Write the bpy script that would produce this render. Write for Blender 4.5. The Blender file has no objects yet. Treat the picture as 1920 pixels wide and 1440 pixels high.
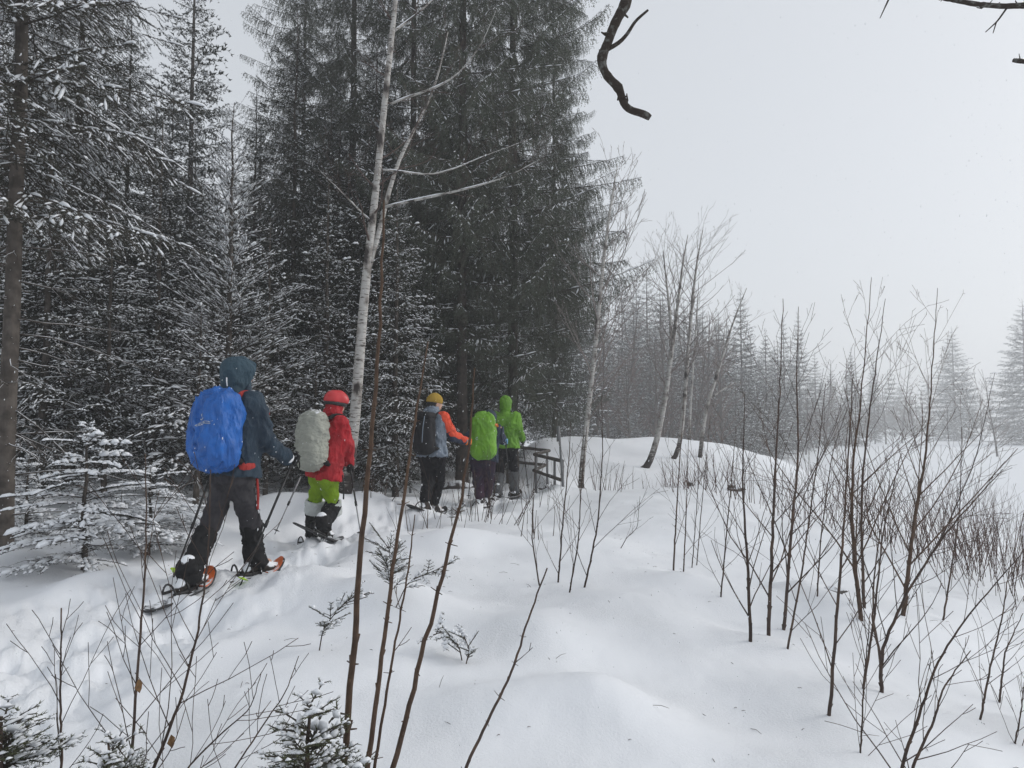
import bpy, math, random
import numpy as np
from mathutils import Vector, Matrix

scn = bpy.context.scene
COL = scn.collection
# ---------------------------------------------------------------- camera
FPX, PITCH, CAMZ = 1331.0, math.atan(70 / 1331.0), 1.5
cam_d = bpy.data.cameras.new('camera'); cam = bpy.data.objects.new('camera', cam_d); COL.objects.link(cam)
cam_d.sensor_width = 36.0; cam_d.lens = 36.0 * FPX / 1920.0
cam_d.clip_start = 0.05; cam_d.clip_end = 2000.0
cam.location = (0, 0, CAMZ); cam.rotation_euler = (math.pi / 2 + PITCH, 0, 0)
scn.camera = cam
# ---------------------------------------------------------------- world, sun, exposure
SUN_EL, SUN_AZ = math.radians(30), math.radians(78)      # soft sun somewhere above the cloud, ahead to the right
world = bpy.data.worlds.new('World'); scn.world = world; world.use_nodes = True
nt = world.node_tree; nt.nodes.clear()
wo = nt.nodes.new('ShaderNodeOutputWorld'); add = nt.nodes.new('ShaderNodeAddShader')
sky = nt.nodes.new('ShaderNodeTexSky'); sky.sky_type = 'NISHITA'; sky.sun_disc = False
sky.sun_elevation = SUN_EL; sky.sun_rotation = SUN_AZ; sky.dust_density = 4.0
hs = nt.nodes.new('ShaderNodeHueSaturation'); hs.inputs['Saturation'].default_value = 0.35
b1 = nt.nodes.new('ShaderNodeBackground'); b1.inputs['Strength'].default_value = 0.05
b2 = nt.nodes.new('ShaderNodeBackground'); b2.inputs['Color'].default_value = (0.68, 0.715, 0.76, 1); b2.inputs['Strength'].default_value = 0.90
nt.links.new(sky.outputs[0], hs.inputs['Color']); nt.links.new(hs.outputs[0], b1.inputs['Color'])
nt.links.new(b1.outputs[0], add.inputs[0]); nt.links.new(b2.outputs[0], add.inputs[1]); nt.links.new(add.outputs[0], wo.inputs[0])
sun_d = bpy.data.lights.new('sun', 'SUN'); sun_d.energy = 1.0; sun_d.angle = math.radians(22); sun_d.color = (1, .97, .93)
sun = bpy.data.objects.new('sun', sun_d); COL.objects.link(sun)
sd = Vector((math.sin(SUN_AZ) * math.cos(SUN_EL), math.cos(SUN_AZ) * math.cos(SUN_EL), math.sin(SUN_EL)))
sun.rotation_euler = sd.to_track_quat('Z', 'Y').to_euler(); sun.location = sd * 60
vs = scn.view_settings; vs.view_transform = 'Standard'; vs.look = 'None'; vs.gamma = 1; vs.exposure = -0.2; vs.use_curve_mapping = False
scn.render.engine = 'CYCLES'
cy = scn.cycles
cy.use_denoising = True
try: cy.denoiser = 'OPENIMAGEDENOISE'; cy.denoising_prefilter = 'ACCURATE'
except Exception: pass
cy.max_bounces = 8; cy.diffuse_bounces = 4; cy.glossy_bounces = 2; cy.volume_bounces = 3; cy.transmission_bounces = 2
cy.use_adaptive_sampling = False
HAZE = 0.0028

# ---------------------------------------------------------------- helpers
def rot_ray(px, py):
    cx, cyy = (px - 960) / FPX, (720 - py) / FPX
    return np.array([cx, math.cos(PITCH) - math.sin(PITCH) * cyy, math.sin(PITCH) + math.cos(PITCH) * cyy])
def at(px, py, Y):
    r = rot_ray(px, py); return np.array([0, 0, CAMZ]) + r * (Y / r[1])
def V(*a): return np.array(a, float)
def nrm(v): v = np.asarray(v, float); return v / (np.linalg.norm(v, axis=-1, keepdims=True) + 1e-9)

_P = np.random.RandomState(7).rand(256, 256)
def vnoise(x, y):
    xi = np.floor(x).astype(int); yi = np.floor(y).astype(int)
    fx = x - xi; fy = y - yi; fx = fx * fx * fx * (fx * (fx * 6 - 15) + 10); fy = fy * fy * fy * (fy * (fy * 6 - 15) + 10)
    g = lambda i, j: _P[i & 255, j & 255]
    return (g(xi, yi) * (1 - fx) + g(xi + 1, yi) * fx) * (1 - fy) + (g(xi, yi + 1) * (1 - fx) + g(xi + 1, yi + 1) * fx) * fy - 0.5
def fbm(x, y, o=4, s=0.5):
    r = 0; a = 1.0; f = 1.0
    for i in range(o): r = r + a * vnoise(x * f + 17.3 * i, y * f - 9.1 * i); a *= s; f *= 2.03
    return r
_P3 = np.random.RandomState(11).rand(64, 64, 64)
def vnoise3(p):
    i = np.floor(p).astype(int); f = p - i; f = f * f * (3 - 2 * f); i = i & 63; j = (i + 1) & 63
    x0, y0, z0 = i.T; x1, y1, z1 = j.T; fx, fy, fz = f.T
    L = lambda a, b, t: a + (b - a) * t
    return L(L(L(_P3[x0, y0, z0], _P3[x1, y0, z0], fx), L(_P3[x0, y1, z0], _P3[x1, y1, z0], fx), fy),
             L(L(_P3[x0, y0, z1], _P3[x1, y0, z1], fx), L(_P3[x0, y1, z1], _P3[x1, y1, z1], fx), fy), fz) - 0.5
def sstep(a, b, x): t = np.clip((x - a) / (b - a), 0, 1); return t * t * (3 - 2 * t)

def mesh_np(name, verts, tris=None, quads=None, mats=(), tmi=None, qmi=None, smooth=True):
    me = bpy.data.meshes.new(name)
    verts = np.asarray(verts, np.float32).reshape(-1, 3)
    T = np.zeros((0, 3), np.int32) if tris is None else np.asarray(tris, np.int32).reshape(-1, 3)
    Q = np.zeros((0, 4), np.int32) if quads is None else np.asarray(quads, np.int32).reshape(-1, 4)
    me.vertices.add(len(verts)); me.vertices.foreach_set('co', verts.ravel())
    nl = len(T) * 3 + len(Q) * 4
    me.loops.add(nl); me.loops.foreach_set('vertex_index', np.concatenate([T.ravel(), Q.ravel()]))
    me.polygons.add(len(T) + len(Q))
    st = np.concatenate([np.arange(len(T)) * 3, len(T) * 3 + np.arange(len(Q)) * 4]).astype(np.int32)
    me.polygons.foreach_set('loop_start', st)
    if tmi is not None or qmi is not None:
        a = np.zeros(len(T), np.int32) if tmi is None else np.asarray(tmi, np.int32)
        b = np.zeros(len(Q), np.int32) if qmi is None else np.asarray(qmi, np.int32)
        me.polygons.foreach_set('material_index', np.concatenate([a, b]).astype(np.int32))
    me.polygons.foreach_set('use_smooth', np.full(len(T) + len(Q), smooth))
    for m in mats: me.materials.append(m)
    me.update(calc_edges=True); me.validate()
    return me
class MB:
    """collects vertices, triangles and quads of one mesh"""
    def __init__(s): s.v = []; s.t = []; s.q = []; s.n = 0; s.tm = []; s.qm = []
    def add(s, v, t=None, q=None, m=0):
        v = np.asarray(v, float).reshape(-1, 3)
        if t is not None and len(t): s.t.append(np.asarray(t) + s.n); s.tm.append(np.full(len(t), m))
        if q is not None and len(q): s.q.append(np.asarray(q) + s.n); s.qm.append(np.full(len(q), m))
        s.v.append(v); s.n += len(v)
    def tube(s, pts, rad, n=6, m=0, cap=True):
        pts = np.asarray(pts, float); k = len(pts); rad = np.broadcast_to(np.asarray(rad, float), (k,))
        d = np.gradient(pts, axis=0) if k > 2 else np.repeat((pts[1:] - pts[:1]), k, 0)
        d = nrm(d)
        ref = V(0, 0, 1) if abs(d[:, 2]).mean() < 0.8 else V(1, 0, 0)
        a = nrm(np.cross(d, ref)); b = np.cross(d, a)
        th = np.arange(n) * 2 * math.pi / n
        ring = pts[:, None, :] + rad[:, None, None] * (np.cos(th)[None, :, None] * a[:, None, :] + np.sin(th)[None, :, None] * b[:, None, :])
        i = np.arange(k - 1)[:, None] * n; j = np.arange(n)[None, :]; j2 = (j + 1) % n
        q = np.stack([i + j, i + n + j, i + n + j2, i + j2], -1).reshape(-1, 4)
        v = ring.reshape(-1, 3)
        if cap:
            v = np.concatenate([v, pts[:1], pts[-1:]]); c0, c1 = k * n, k * n + 1
            jj = np.arange(n); jn = (jj + 1) % n
            t = np.concatenate([np.stack([np.full(n, c0), jj, jn], -1), np.stack([np.full(n, c1), (k - 1) * n + jn, (k - 1) * n + jj], -1)])
            s.add(v, t, q, m)
        else: s.add(v, None, q, m)
    def box(s, c, hx, hy, hz, M=None, m=0):
        o = np.array([[x, y, z] for x in (-1, 1) for y in (-1, 1) for z in (-1, 1)], float) * (hx, hy, hz)
        if M is not None: o = o @ np.asarray(M).T
        s.add(o + c, None, [[0, 1, 3, 2], [4, 6, 7, 5], [0, 4, 5, 1], [2, 3, 7, 6], [0, 2, 6, 4], [1, 5, 7, 3]], m)
    def mesh(s, name, mats, smooth=True):
        cat = lambda L, w: np.concatenate(L) if L else np.zeros((0, w), int)
        c1 = lambda L: np.concatenate(L) if L else np.zeros(0, int)
        return mesh_np(name, np.concatenate(s.v), cat(s.t, 3), cat(s.q, 4), mats, c1(s.tm), c1(s.qm), smooth)
def obj(name, me, parent=None, loc=None):
    o = bpy.data.objects.new(name, me); COL.objects.link(o)
    if parent is not None: o.parent = parent
    if loc is not None: o.location = loc
    return o
def tag(o, label=None, cat=None, group=None, kind=None):
    if label: o['label'] = label
    if cat: o['category'] = cat
    if group: o['group'] = group
    if kind: o['kind'] = kind
    return o
def empty(name, loc, label, cat, group=None):
    o = bpy.data.objects.new(name, None); COL.objects.link(o); o.location = loc; o.empty_display_size = .1
    return tag(o, label, cat, group)
def dup(root, loc, rz, sc, label, group=None):
    r = root.copy(); COL.objects.link(r); r.location = loc; r.rotation_euler = (0, 0, rz); r.scale = (sc, sc, sc) if np.isscalar(sc) else sc
    r['label'] = label
    if group: r['group'] = group
    for ch in list(root.children):
        c = ch.copy(); COL.objects.link(c); c.parent = r
    return r
def mat(name, col, rough=0.8, spec=0.3, noise=None, bump=None, snow=None, vary=0.0, sheen=0):
    """noise=(scale, colour2, lo, hi); bump=(scale, strength, stretch); snow=(normal z from, noise scale): settled snow on upper faces"""
    m = bpy.data.materials.new(name); m.use_nodes = True; t = m.node_tree; N = t.nodes; Lk = t.links
    p = N['Principled BSDF']; p.inputs['Roughness'].default_value = rough; p.inputs['Specular IOR Level'].default_value = spec
    if sheen: p.inputs['Sheen Weight'].default_value = sheen
    tc = N.new('ShaderNodeTexCoord')
    c = N.new('ShaderNodeRGB'); c.outputs[0].default_value = (*col, 1); cur = c.outputs[0]
    def mix(f, a, b):
        x = N.new('ShaderNodeMix'); x.data_type = 'RGBA'
        Lk.new(f, x.inputs[0]) if not isinstance(f, float) else setattr(x.inputs[0], 'default_value', f)
        Lk.new(a, x.inputs[6])
        if isinstance(b, tuple): x.inputs[7].default_value = (*b, 1)
        else: Lk.new(b, x.inputs[7])
        return x.outputs[2]
    def ramp(v, lo, hi):
        r = N.new('ShaderNodeMapRange'); r.inputs[1].default_value = lo; r.inputs[2].default_value = hi; Lk.new(v, r.inputs[0]); return r.outputs[0]
    if noise:
        n = N.new('ShaderNodeTexNoise'); n.inputs['Scale'].default_value = noise[0]; n.inputs['Detail'].default_value = 5
        Lk.new(tc.outputs['Object'], n.inputs['Vector']); cur = mix(ramp(n.outputs[0], noise[2], noise[3]), cur, noise[1])
    if vary:
        oi = N.new('ShaderNodeObjectInfo'); h = N.new('ShaderNodeHueSaturation')
        r = N.new('ShaderNodeMapRange'); r.inputs[3].default_value = 1 - vary; r.inputs[4].default_value = 1 + vary
        Lk.new(oi.outputs['Random'], r.inputs[0]); Lk.new(r.outputs[0], h.inputs['Value']); Lk.new(cur, h.inputs['Color']); cur = h.outputs[0]
    if snow:
        g = N.new('ShaderNodeNewGeometry'); sx = N.new('ShaderNodeSeparateXYZ'); Lk.new(g.outputs['Normal'], sx.inputs[0])
        n2 = N.new('ShaderNodeTexNoise'); n2.inputs['Scale'].default_value = snow[1]; n2.inputs['Detail'].default_value = 4
        Lk.new(tc.outputs['Object'], n2.inputs['Vector'])
        a = N.new('ShaderNodeMath'); a.operation = 'MULTIPLY_ADD'; a.inputs[1].default_value = snow[2] if len(snow) > 2 else 1.4; Lk.new(n2.outputs[0], a.inputs[0]); Lk.new(sx.outputs[2], a.inputs[2])
        cur = mix(ramp(a.outputs[0], snow[0], snow[0] + 0.18), cur, (.82, .84, .87))
    Lk.new(cur, p.inputs['Base Color'])
    if bump:
        n3 = N.new('ShaderNodeTexNoise'); n3.inputs['Scale'].default_value = bump[0]; n3.inputs['Detail'].default_value = 6
        mp = N.new('ShaderNodeMapping'); mp.inputs['Scale'].default_value = bump[2] if len(bump) > 2 else (1, 1, 1)
        Lk.new(tc.outputs['Object'], mp.inputs[0]); Lk.new(mp.outputs[0], n3.inputs['Vector'])
        b = N.new('ShaderNodeBump'); b.inputs['Strength'].default_value = bump[1]; b.inputs['Distance'].default_value = bump[3] if len(bump) > 3 else 0.01
        Lk.new(n3.outputs[0], b.inputs['Height']); Lk.new(b.outputs[0], p.inputs['Normal'])
    return m
# ---------------------------------------------------------------- ground: one snow sheet
PATH = np.array([[-2.9, -6], [-2.85, 0], [-2.75, 3.4], [-2.42, 5.7], [-2.18, 8.3], [-1.25, 10.5], [-0.5, 12], [0.0, 13.4], [0.1, 15.5], [-0.6, 19], [-2.5, 24]], float)
def path_dist(x, y):
    best = np.full(np.shape(x), 1e9); sgn = np.zeros(np.shape(x)); arc = np.zeros(np.shape(x)); acc = 0
    for a, b in zip(PATH[:-1], PATH[1:]):
        d = b - a; L = np.hypot(*d); t = np.clip(((x - a[0]) * d[0] + (y - a[1]) * d[1]) / L ** 2, 0, 1)
        dx, dy = x - a[0] - t * d[0], y - a[1] - t * d[1]; dd = np.hypot(dx, dy); m = dd < best
        best = np.where(m, dd, best); sgn = np.where(m, np.sign(d[0] * dy - d[1] * dx), sgn); arc = np.where(m, acc + t * L, arc); acc += L
    return best, sgn, arc
FOOT = None
HUMPS = []       # x, y, height, radius x, radius y
FINE = {}
def ground(x, y, fine=True):
    x = np.asarray(x, float); y = np.asarray(y, float)
    r = np.hypot(x, y)
    xe = 1.2 + 0.33 * np.clip(y - 6, -8, 16)                      # edge of the bank on the right
    z = 0.12 + 0.05 * np.clip(-x - 3.2, 0, 8) - 0.06 * np.clip(x + 0.6, 0, 3.0) * sstep(9, 5, y)
    fall = sstep(0, 9.5, x - xe)
    z = z - (1.75 + 0.012 * np.clip(y - 10, 0, 60)) * fall
    # far meadow sinks a little more, wood on the left climbs
    z = z - 0.9 * sstep(25, 70, y) * sstep(2, 12, x)
    z = z + 3.0 * sstep(14, 70, y) * sstep(2, -30, x)
    # white dike behind the footbridge
    cx = 2.9 + 0.62 * (x - 2.5)
    u = x - 1.4; ridge = 21.5 + 0.55 * u
    hgt = 0.84 * np.exp(-np.clip(-(u + .3), 0, 9) ** 2 / 1.2) * (1 - sstep(2.5, 11.5, u)) + 0.8 * fall * (1 - sstep(6, 12.5, u)) * sstep(1.5, 5, u)
    dd = y - ridge
    z = z + hgt * np.where(dd < 0, np.exp(-(dd / 3.1) ** 2), np.exp(-(dd / 5) ** 2))
    # stream dip just before the dike
    z = z - 0.30 * np.exp(-((y - 15.6 - 0.35 * (x - 1)) / 1.0) ** 2) * sstep(0.9, 2.2, x) * (1 - sstep(6, 10, x))
    z = z - 0.22 * np.exp(-((y - 14.6) / .7) ** 2) * sstep(-1.2, -2.0, x) * (1 - sstep(-6, -9, -x) * 0)
    # drifts
    w = np.exp(-r / 40)
    z = z + (0.24 * fbm(x / 2.6 + 3, y / 2.6, 2, .45) + 0.10 * fbm(x / .95, y / .8, 2, .4)) * (0.12 + .95 * w)
    for hx, hy, h, sx, sy in HUMPS:
        z = z + h * np.exp(-((x - hx) / sx) ** 2 - ((y - hy) / sy) ** 2)
    if FOOT is not None:
        for fx, fy, fw in FOOT: z = z + fw * np.exp(-((x - fx) ** 2 + (y - fy) ** 2) / .42)
    # trodden track
    d, s, arc = path_dist(x, y)
    core = sstep(0.95, 0.35, d + .35 * fbm(x / .5, y / .5, 2))
    z = z - 0.12 * core + 0.05 * np.exp(-((d - 0.80) / .24) ** 2)
    if fine:
        m = sstep(22, 12, r)
        z = z + m * core * (0.085 * fbm(x / .17, y / .17, 4, .6) + .11 * np.abs(fbm(x / .34 + 9, y / .42, 3)) - .03)
        z = z + m * 0.012 * fbm(x / .22, y / .22, 3)
        ph = (arc / 0.62); k = np.floor(ph); f = ph - k - .5
        off = (s * d - 0.19 * np.where(k % 2 == 0, 1, -1) - .05 * np.sin(k * 2.3))
        z = z - m * 0.08 * sstep(1.1, .75, np.hypot(f * 0.62 / .27, off / .13))
    return z
def gz(x, y): return float(ground(np.array([x]), np.array([y]))[0])
def gp(px, py):
    """point where the view ray through a picture point meets the snow"""
    r = rot_ray(px, py); t = np.linspace(1.2, 160, 6000)
    P = np.array([0, 0, CAMZ]) + t[:, None] * r
    b = np.nonzero(P[:, 2] < ground(P[:, 0], P[:, 1]))[0]
    return P[b[0]] if len(b) else P[-1]
def gY(px, Y):
    """ground point in the picture column px at depth Y"""
    p = at(px, 790, Y); return V(p[0], Y, gz(p[0], Y))
for px, py, d, h, sx, sy in [(1130, 1260, 3.6, .13, .38, .33), (1560, 1120, 6.2, .10, .45, .3), (1500, 1080, 6.6, .08, .3, .3), (720, 1120, 5.2, .16, .5, .4), (860, 1000, 7.6, .12, .7, .4),
        (1010, 1150, 4.6, .08, .35, .4), (1300, 1060, 6.4, .09, .5, .35), (330, 985, 8.2, .22, .6, .5), (240, 960, 8.6, .16, .8, .5), (30, 1070, 6.2, .10, .5, .5), (700, 930, 10.5, .12, .9, .5),
        (620, 955, 9.6, .15, .4, .4), (530, 940, 9.9, .2, .7, .5), (950, 1290, 3.5, .05, .4, .3), (1450, 1180, 5.0, .06, .35, .25)]:
    p = at(px, 790, d); HUMPS.append((p[0], p[1], h * 1.5, sx, sy))
# the snow carries the hikers: level it under their soles
SOLE = [at(338, 1118, 5.25), at(478, 1078, 5.88), at(589, 1016, 8.48), at(602, 1012, 8.05), at(797, 962, 10.2), at(815, 962, 10.68), at(899, 948, 11.95), at(914, 945, 12.15), at(933, 932, 13.1), at(966, 930, 13.35)]
_P = _P; _s = np.array(SOLE); _w = np.exp(-((_s[:, None, 0] - _s[None, :, 0]) ** 2 + (_s[:, None, 1] - _s[None, :, 1]) ** 2) / .42) + .03 * np.eye(len(_s))
FOOT = [(a, b, c) for (a, b, _), c in zip(_s, np.linalg.solve(_w, _s[:, 2] + .02 - ground(_s[:, 0], _s[:, 1], False) ))]
def make_ground():
    fov = math.radians(44)
    th = np.concatenate([np.arange(-fov, fov, math.radians(.17)), np.arange(fov, 2 * math.pi - fov, math.radians(4))])
    rr = [0.0]; r = 0.5
    while r < 320: rr.append(r); r *= 1.0105 if 1.8 < r < 30 else 1.04
    rr = np.array(rr); A, R = np.meshgrid(th, rr[1:])
    x = R * np.sin(A); y = R * np.cos(A); z = ground(x, y)
    v = np.stack([x, y, z], -1).reshape(-1, 3); n = len(th); k = len(rr) - 1
    i = np.arange(k - 1)[:, None] * n; j = np.arange(n)[None, :]; j2 = (j + 1) % n
    q = np.stack([i + j, i + j2, i + n + j2, i + n + j], -1).reshape(-1, 4)
    v = np.concatenate([v, [[0, 0, gz(0, 0)]]]); jj = np.arange(n)
    t = np.stack([np.full(n, k * n), (jj + 1) % n, jj], -1)
    return v, t, q
m_snow = bpy.data.materials.new('snow'); m_snow.use_nodes = True
def snow_nodes():
    t = m_snow.node_tree; N = t.nodes; L = t.links; p = N['Principled BSDF']
    p.inputs['Base Color'].default_value = (.81, .83, .86, 1); p.inputs['Roughness'].default_value = .65; p.inputs['Specular IOR Level'].default_value = .25
    tc = N.new('ShaderNodeTexCoord')
    n1 = N.new('ShaderNodeTexNoise'); n1.inputs['Scale'].default_value = 70; n1.inputs['Detail'].default_value = 6; n1.inputs['Roughness'].default_value = .7
    n2 = N.new('ShaderNodeTexNoise'); n2.inputs['Scale'].default_value = 1.1; n2.inputs['Detail'].default_value = 2
    L.new(tc.outputs['Object'], n1.inputs['Vector']); L.new(tc.outputs['Object'], n2.inputs['Vector'])
    mr = N.new('ShaderNodeMapRange'); mr.inputs[1].default_value = .45; mr.inputs[2].default_value = .7; mr.inputs[3].default_value = .25; mr.inputs[4].default_value = .9; L.new(n2.outputs[0], mr.inputs[0])
    b = N.new('ShaderNodeBump'); b.inputs['Distance'].default_value = .014; L.new(mr.outputs[0], b.inputs['Strength']); L.new(n1.outputs[0], b.inputs['Height']); L.new(b.outputs[0], p.inputs['Normal'])
snow_nodes()
v, t, q = make_ground()
g = obj('snow_ground', mesh_np('snow_ground', v, t, q, [m_snow])); g['kind'] = 'structure'
# ---------------------------------------------------------------- haze of falling snow, one closed box
hb = MB(); hb.box(V(0, 0, 12), 340, 340, 17)
m_haze = bpy.data.materials.new('haze'); m_haze.use_nodes = True
N = m_haze.node_tree.nodes; N.remove(N['Principled BSDF']); pv = N.new('ShaderNodeVolumePrincipled')
pv.inputs['Density'].default_value = HAZE; pv.inputs['Color'].default_value = (.96, .97, .98, 1); pv.inputs['Anisotropy'].default_value = 0.2
m_haze.node_tree.links.new(pv.outputs[0], N['Material Output'].inputs['Volume'])
hz = obj('haze', hb.mesh('haze', [m_haze], False)); hz['kind'] = 'stuff'
# ---------------------------------------------------------------- spruces
m_needle = mat('needles', (.024, .031, .022), .75, .2, noise=(3.0, (.042, .043, .029), .35, .7), vary=.25)
m_needle_far = mat('needles_dark', (.021, .027, .021), .8, .2, noise=(1.5, (.038, .04, .031), .35, .7), vary=.2)
m_twig = mat('twig_bark', (.062, .054, .046), .9, .1, vary=.2)
m_bark = mat('spruce_bark', (.115, .10, .088), .95, .1, noise=(9, (.06, .052, .046), .4, .62), bump=(16, .9, (1, 1, .35), .03), snow=(1.15, 7, 1.0))
m_bark_dark = mat('dark_bark', (.07, .058, .05), .95, .1, noise=(8, (.035, .03, .027), .4, .65), bump=(14, .9, (1, 1, .35), .03))
m_flake = mat('branch_snow', (.82, .84, .87), .7, .2)

def frond(L, rng, sec_sp=.06, sec_ratio=.34, hang=.15, tert_sp=.07, tert_len=.09, nd=110, nl=.017, nw=.0032, snow_p=.5, snow_w=.016, min_sec=.07, bare=.12, upsec=0.0, wood3=True):
    """one spruce branch along +x; returns needle verts/tris, wood verts/tris, snow verts/tris"""
    A, B, R, isn = [], [], [], []
    k = max(4, int(L / .35) + 3); ts = np.linspace(0, 1, k + 1)
    wob = np.cumsum(rng.normal(0, .02 * L, k + 1)) * np.sin(ts * 3)
    ax = np.stack([ts * L, wob, 0 * ts], -1)
    for a, b, t in zip(ax[:-1], ax[1:], ts): A.append(a); B.append(b); R.append(.0035 + .011 * (1 - t) * L / 2); isn.append(t > .55)
    n = int(L * (1 - bare) / sec_sp); tt = np.linspace(bare, .985, n)
    for t in tt:
        base = np.array([t * L, np.interp(t, ts, ax[:, 1]), 0])
        for s in (-1, 1):
            if rng.rand() < .12: continue
            prof = min(1, t / .28) * (1 - t) ** .75
            l = max(min_sec, sec_ratio * L * prof * 1.5 * rng.uniform(.6, 1.25)); l = min(l, .62 * L + .1)
            an = math.radians(rng.uniform(40, 62))
            d = nrm(V(math.cos(an), s * math.sin(an), -hang * rng.uniform(.5, 1.4) + upsec * rng.uniform(.4, 1.3)))
            m = 2 if l > .16 else 1
            p = base
            for j in range(m):
                dj = nrm(d + V(0, 0, -hang * 1.6 * j - .03 * j)); qn = p + dj * l / m
                A.append(p); B.append(qn); R.append(.0022 + .004 * l * (1 - j / m)); isn.append(True)
                ntr = int(l / m / tert_sp)
                for i in range(ntr):
                    for s2 in (-1, 1):
                        if rng.rand() < .25: continue
                        f = (i + rng.rand()) / max(ntr, 1); pp = p + (qn - p) * f
                        side = np.cross(dj, V(0, 0, 1)); side = nrm(side)
                        dt = nrm(dj * .75 + side * s2 * .65 + V(0, 0, -hang * rng.uniform(.2, 1.3) + upsec * .4))
                        lt = tert_len * rng.uniform(.5, 1.3) * (1 - .5 * f)
                        A.append(pp); B.append(pp + dt * lt); R.append(.0018); isn.append(True)
                p = qn
    A = np.array(A); B = np.array(B); R = np.array(R); isn = np.array(isn)
    D = B - A; ln = np.linalg.norm(D, axis=1); d = D / ln[:, None]
    # wood
    ref = np.where(np.abs(d[:, 2:3]) < .9, V(0, 0, 1)[None], V(1, 0, 0)[None]); u = nrm(np.cross(d, ref)); w = np.cross(d, u)
    c3 = [(1, 0), (-.5, .866), (-.5, -.866)]
    vw = np.stack([A + R[:, None] * (a * u + b * w) for a, b in c3] + [B + R[:, None] * .55 * (a * u + b * w) for a, b in c3], 1)
    if not wood3:
        keep = R > .0021
        vw = vw[keep]
    tw = np.array([[0, 1, 4], [0, 4, 3], [1, 2, 5], [1, 5, 4], [2, 0, 3], [2, 3, 5]])
    tw = (np.arange(len(vw))[:, None, None] * 6 + tw[None]).reshape(-1, 3)
    # needles
    cnt = np.where(isn, np.maximum(1, (ln * nd * rng.uniform(.7, 1.3, len(ln)))).astype(int), 0)
    ix = np.repeat(np.arange(len(A)), cnt); f = rng.rand(len(ix))
    P = A[ix] + D[ix] * f[:, None]
    th = rng.rand(len(ix)) * 2 * math.pi
    rad = np.cos(th)[:, None] * u[ix] + np.sin(th)[:, None] * w[ix] + V(0, 0, .15)
    nd_ = nrm(rad * .75 + d[ix] * rng.uniform(.3, .9, (len(ix), 1)))
    wv = nrm(np.cross(nd_, rng.normal(0, 1, (len(ix), 3)))) * nw * .5 * rng.uniform(.7, 1.3, (len(ix), 1))
    vn = np.stack([P - wv, P + wv, P + nd_ * nl * rng.uniform(.7, 1.25, (len(ix), 1))], 1).reshape(-1, 3)
    # snow lying along the twigs
    sel = (rng.rand(len(A)) < snow_p) & isn & (d[:, 2] > -.75)
    a0, d0, l0, u0 = A[sel], d[sel], ln[sel], u[sel]
    sel2 = np.zeros(len(A), bool); sel2[:k] = rng.rand(k) < min(1, snow_p * (1.9 if hang < 1 else 1.0)); sel2[:k] &= ts[:-1] > .1
    a0 = np.concatenate([a0, A[sel2]]); d0 = np.concatenate([d0, d[sel2]]); l0 = np.concatenate([l0, ln[sel2]]); u0 = np.concatenate([u0, u[sel2]]); nax = int(sel2.sum())
    st = rng.uniform(0, .35, len(a0)); en = rng.uniform(.6, 1.05, len(a0))
    W = snow_w * rng.uniform(.55, 1.35, len(a0)); W[len(a0) - nax:] *= 1.9 if hang < 1 else 1.1; st[len(a0) - nax:] *= .4; en[len(a0) - nax:] = 1.08; up = np.tile(V(0, 0, 1), (len(a0), 1))
    base = a0 + up * (nl * .30)
    s0 = base + d0 * (l0 * st)[:, None]; s1 = base + d0 * (l0 * en)[:, None]
    mid = (s0 * .55 + s1 * .45); m2 = (s0 * .2 + s1 * .8)
    sl = np.cross(d0, up); sl = nrm(sl)
    vs_ = np.stack([s0, mid - sl * W[:, None], mid + up * W[:, None] * .95, mid + sl * W[:, None], m2 - sl * W[:, None] * .75, m2 + up * W[:, None] * .8, m2 + sl * W[:, None] * .75, s1], 1)
    t8 = np.array([[0, 2, 1], [0, 3, 2], [1, 2, 5], [1, 5, 4], [2, 3, 6], [2, 6, 5], [4, 5, 7], [5, 6, 7], [0, 1, 3], [4, 7, 6], [1, 4, 6], [1, 6, 3]])
    tsn = (np.arange(len(a0))[:, None, None] * 8 + t8[None]).reshape(-1, 3)
    return dict(L=L, n=vn, w=vw.reshape(-1, 3), tw=tw, s=vs_.reshape(-1, 3), ts=tsn)

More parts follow.
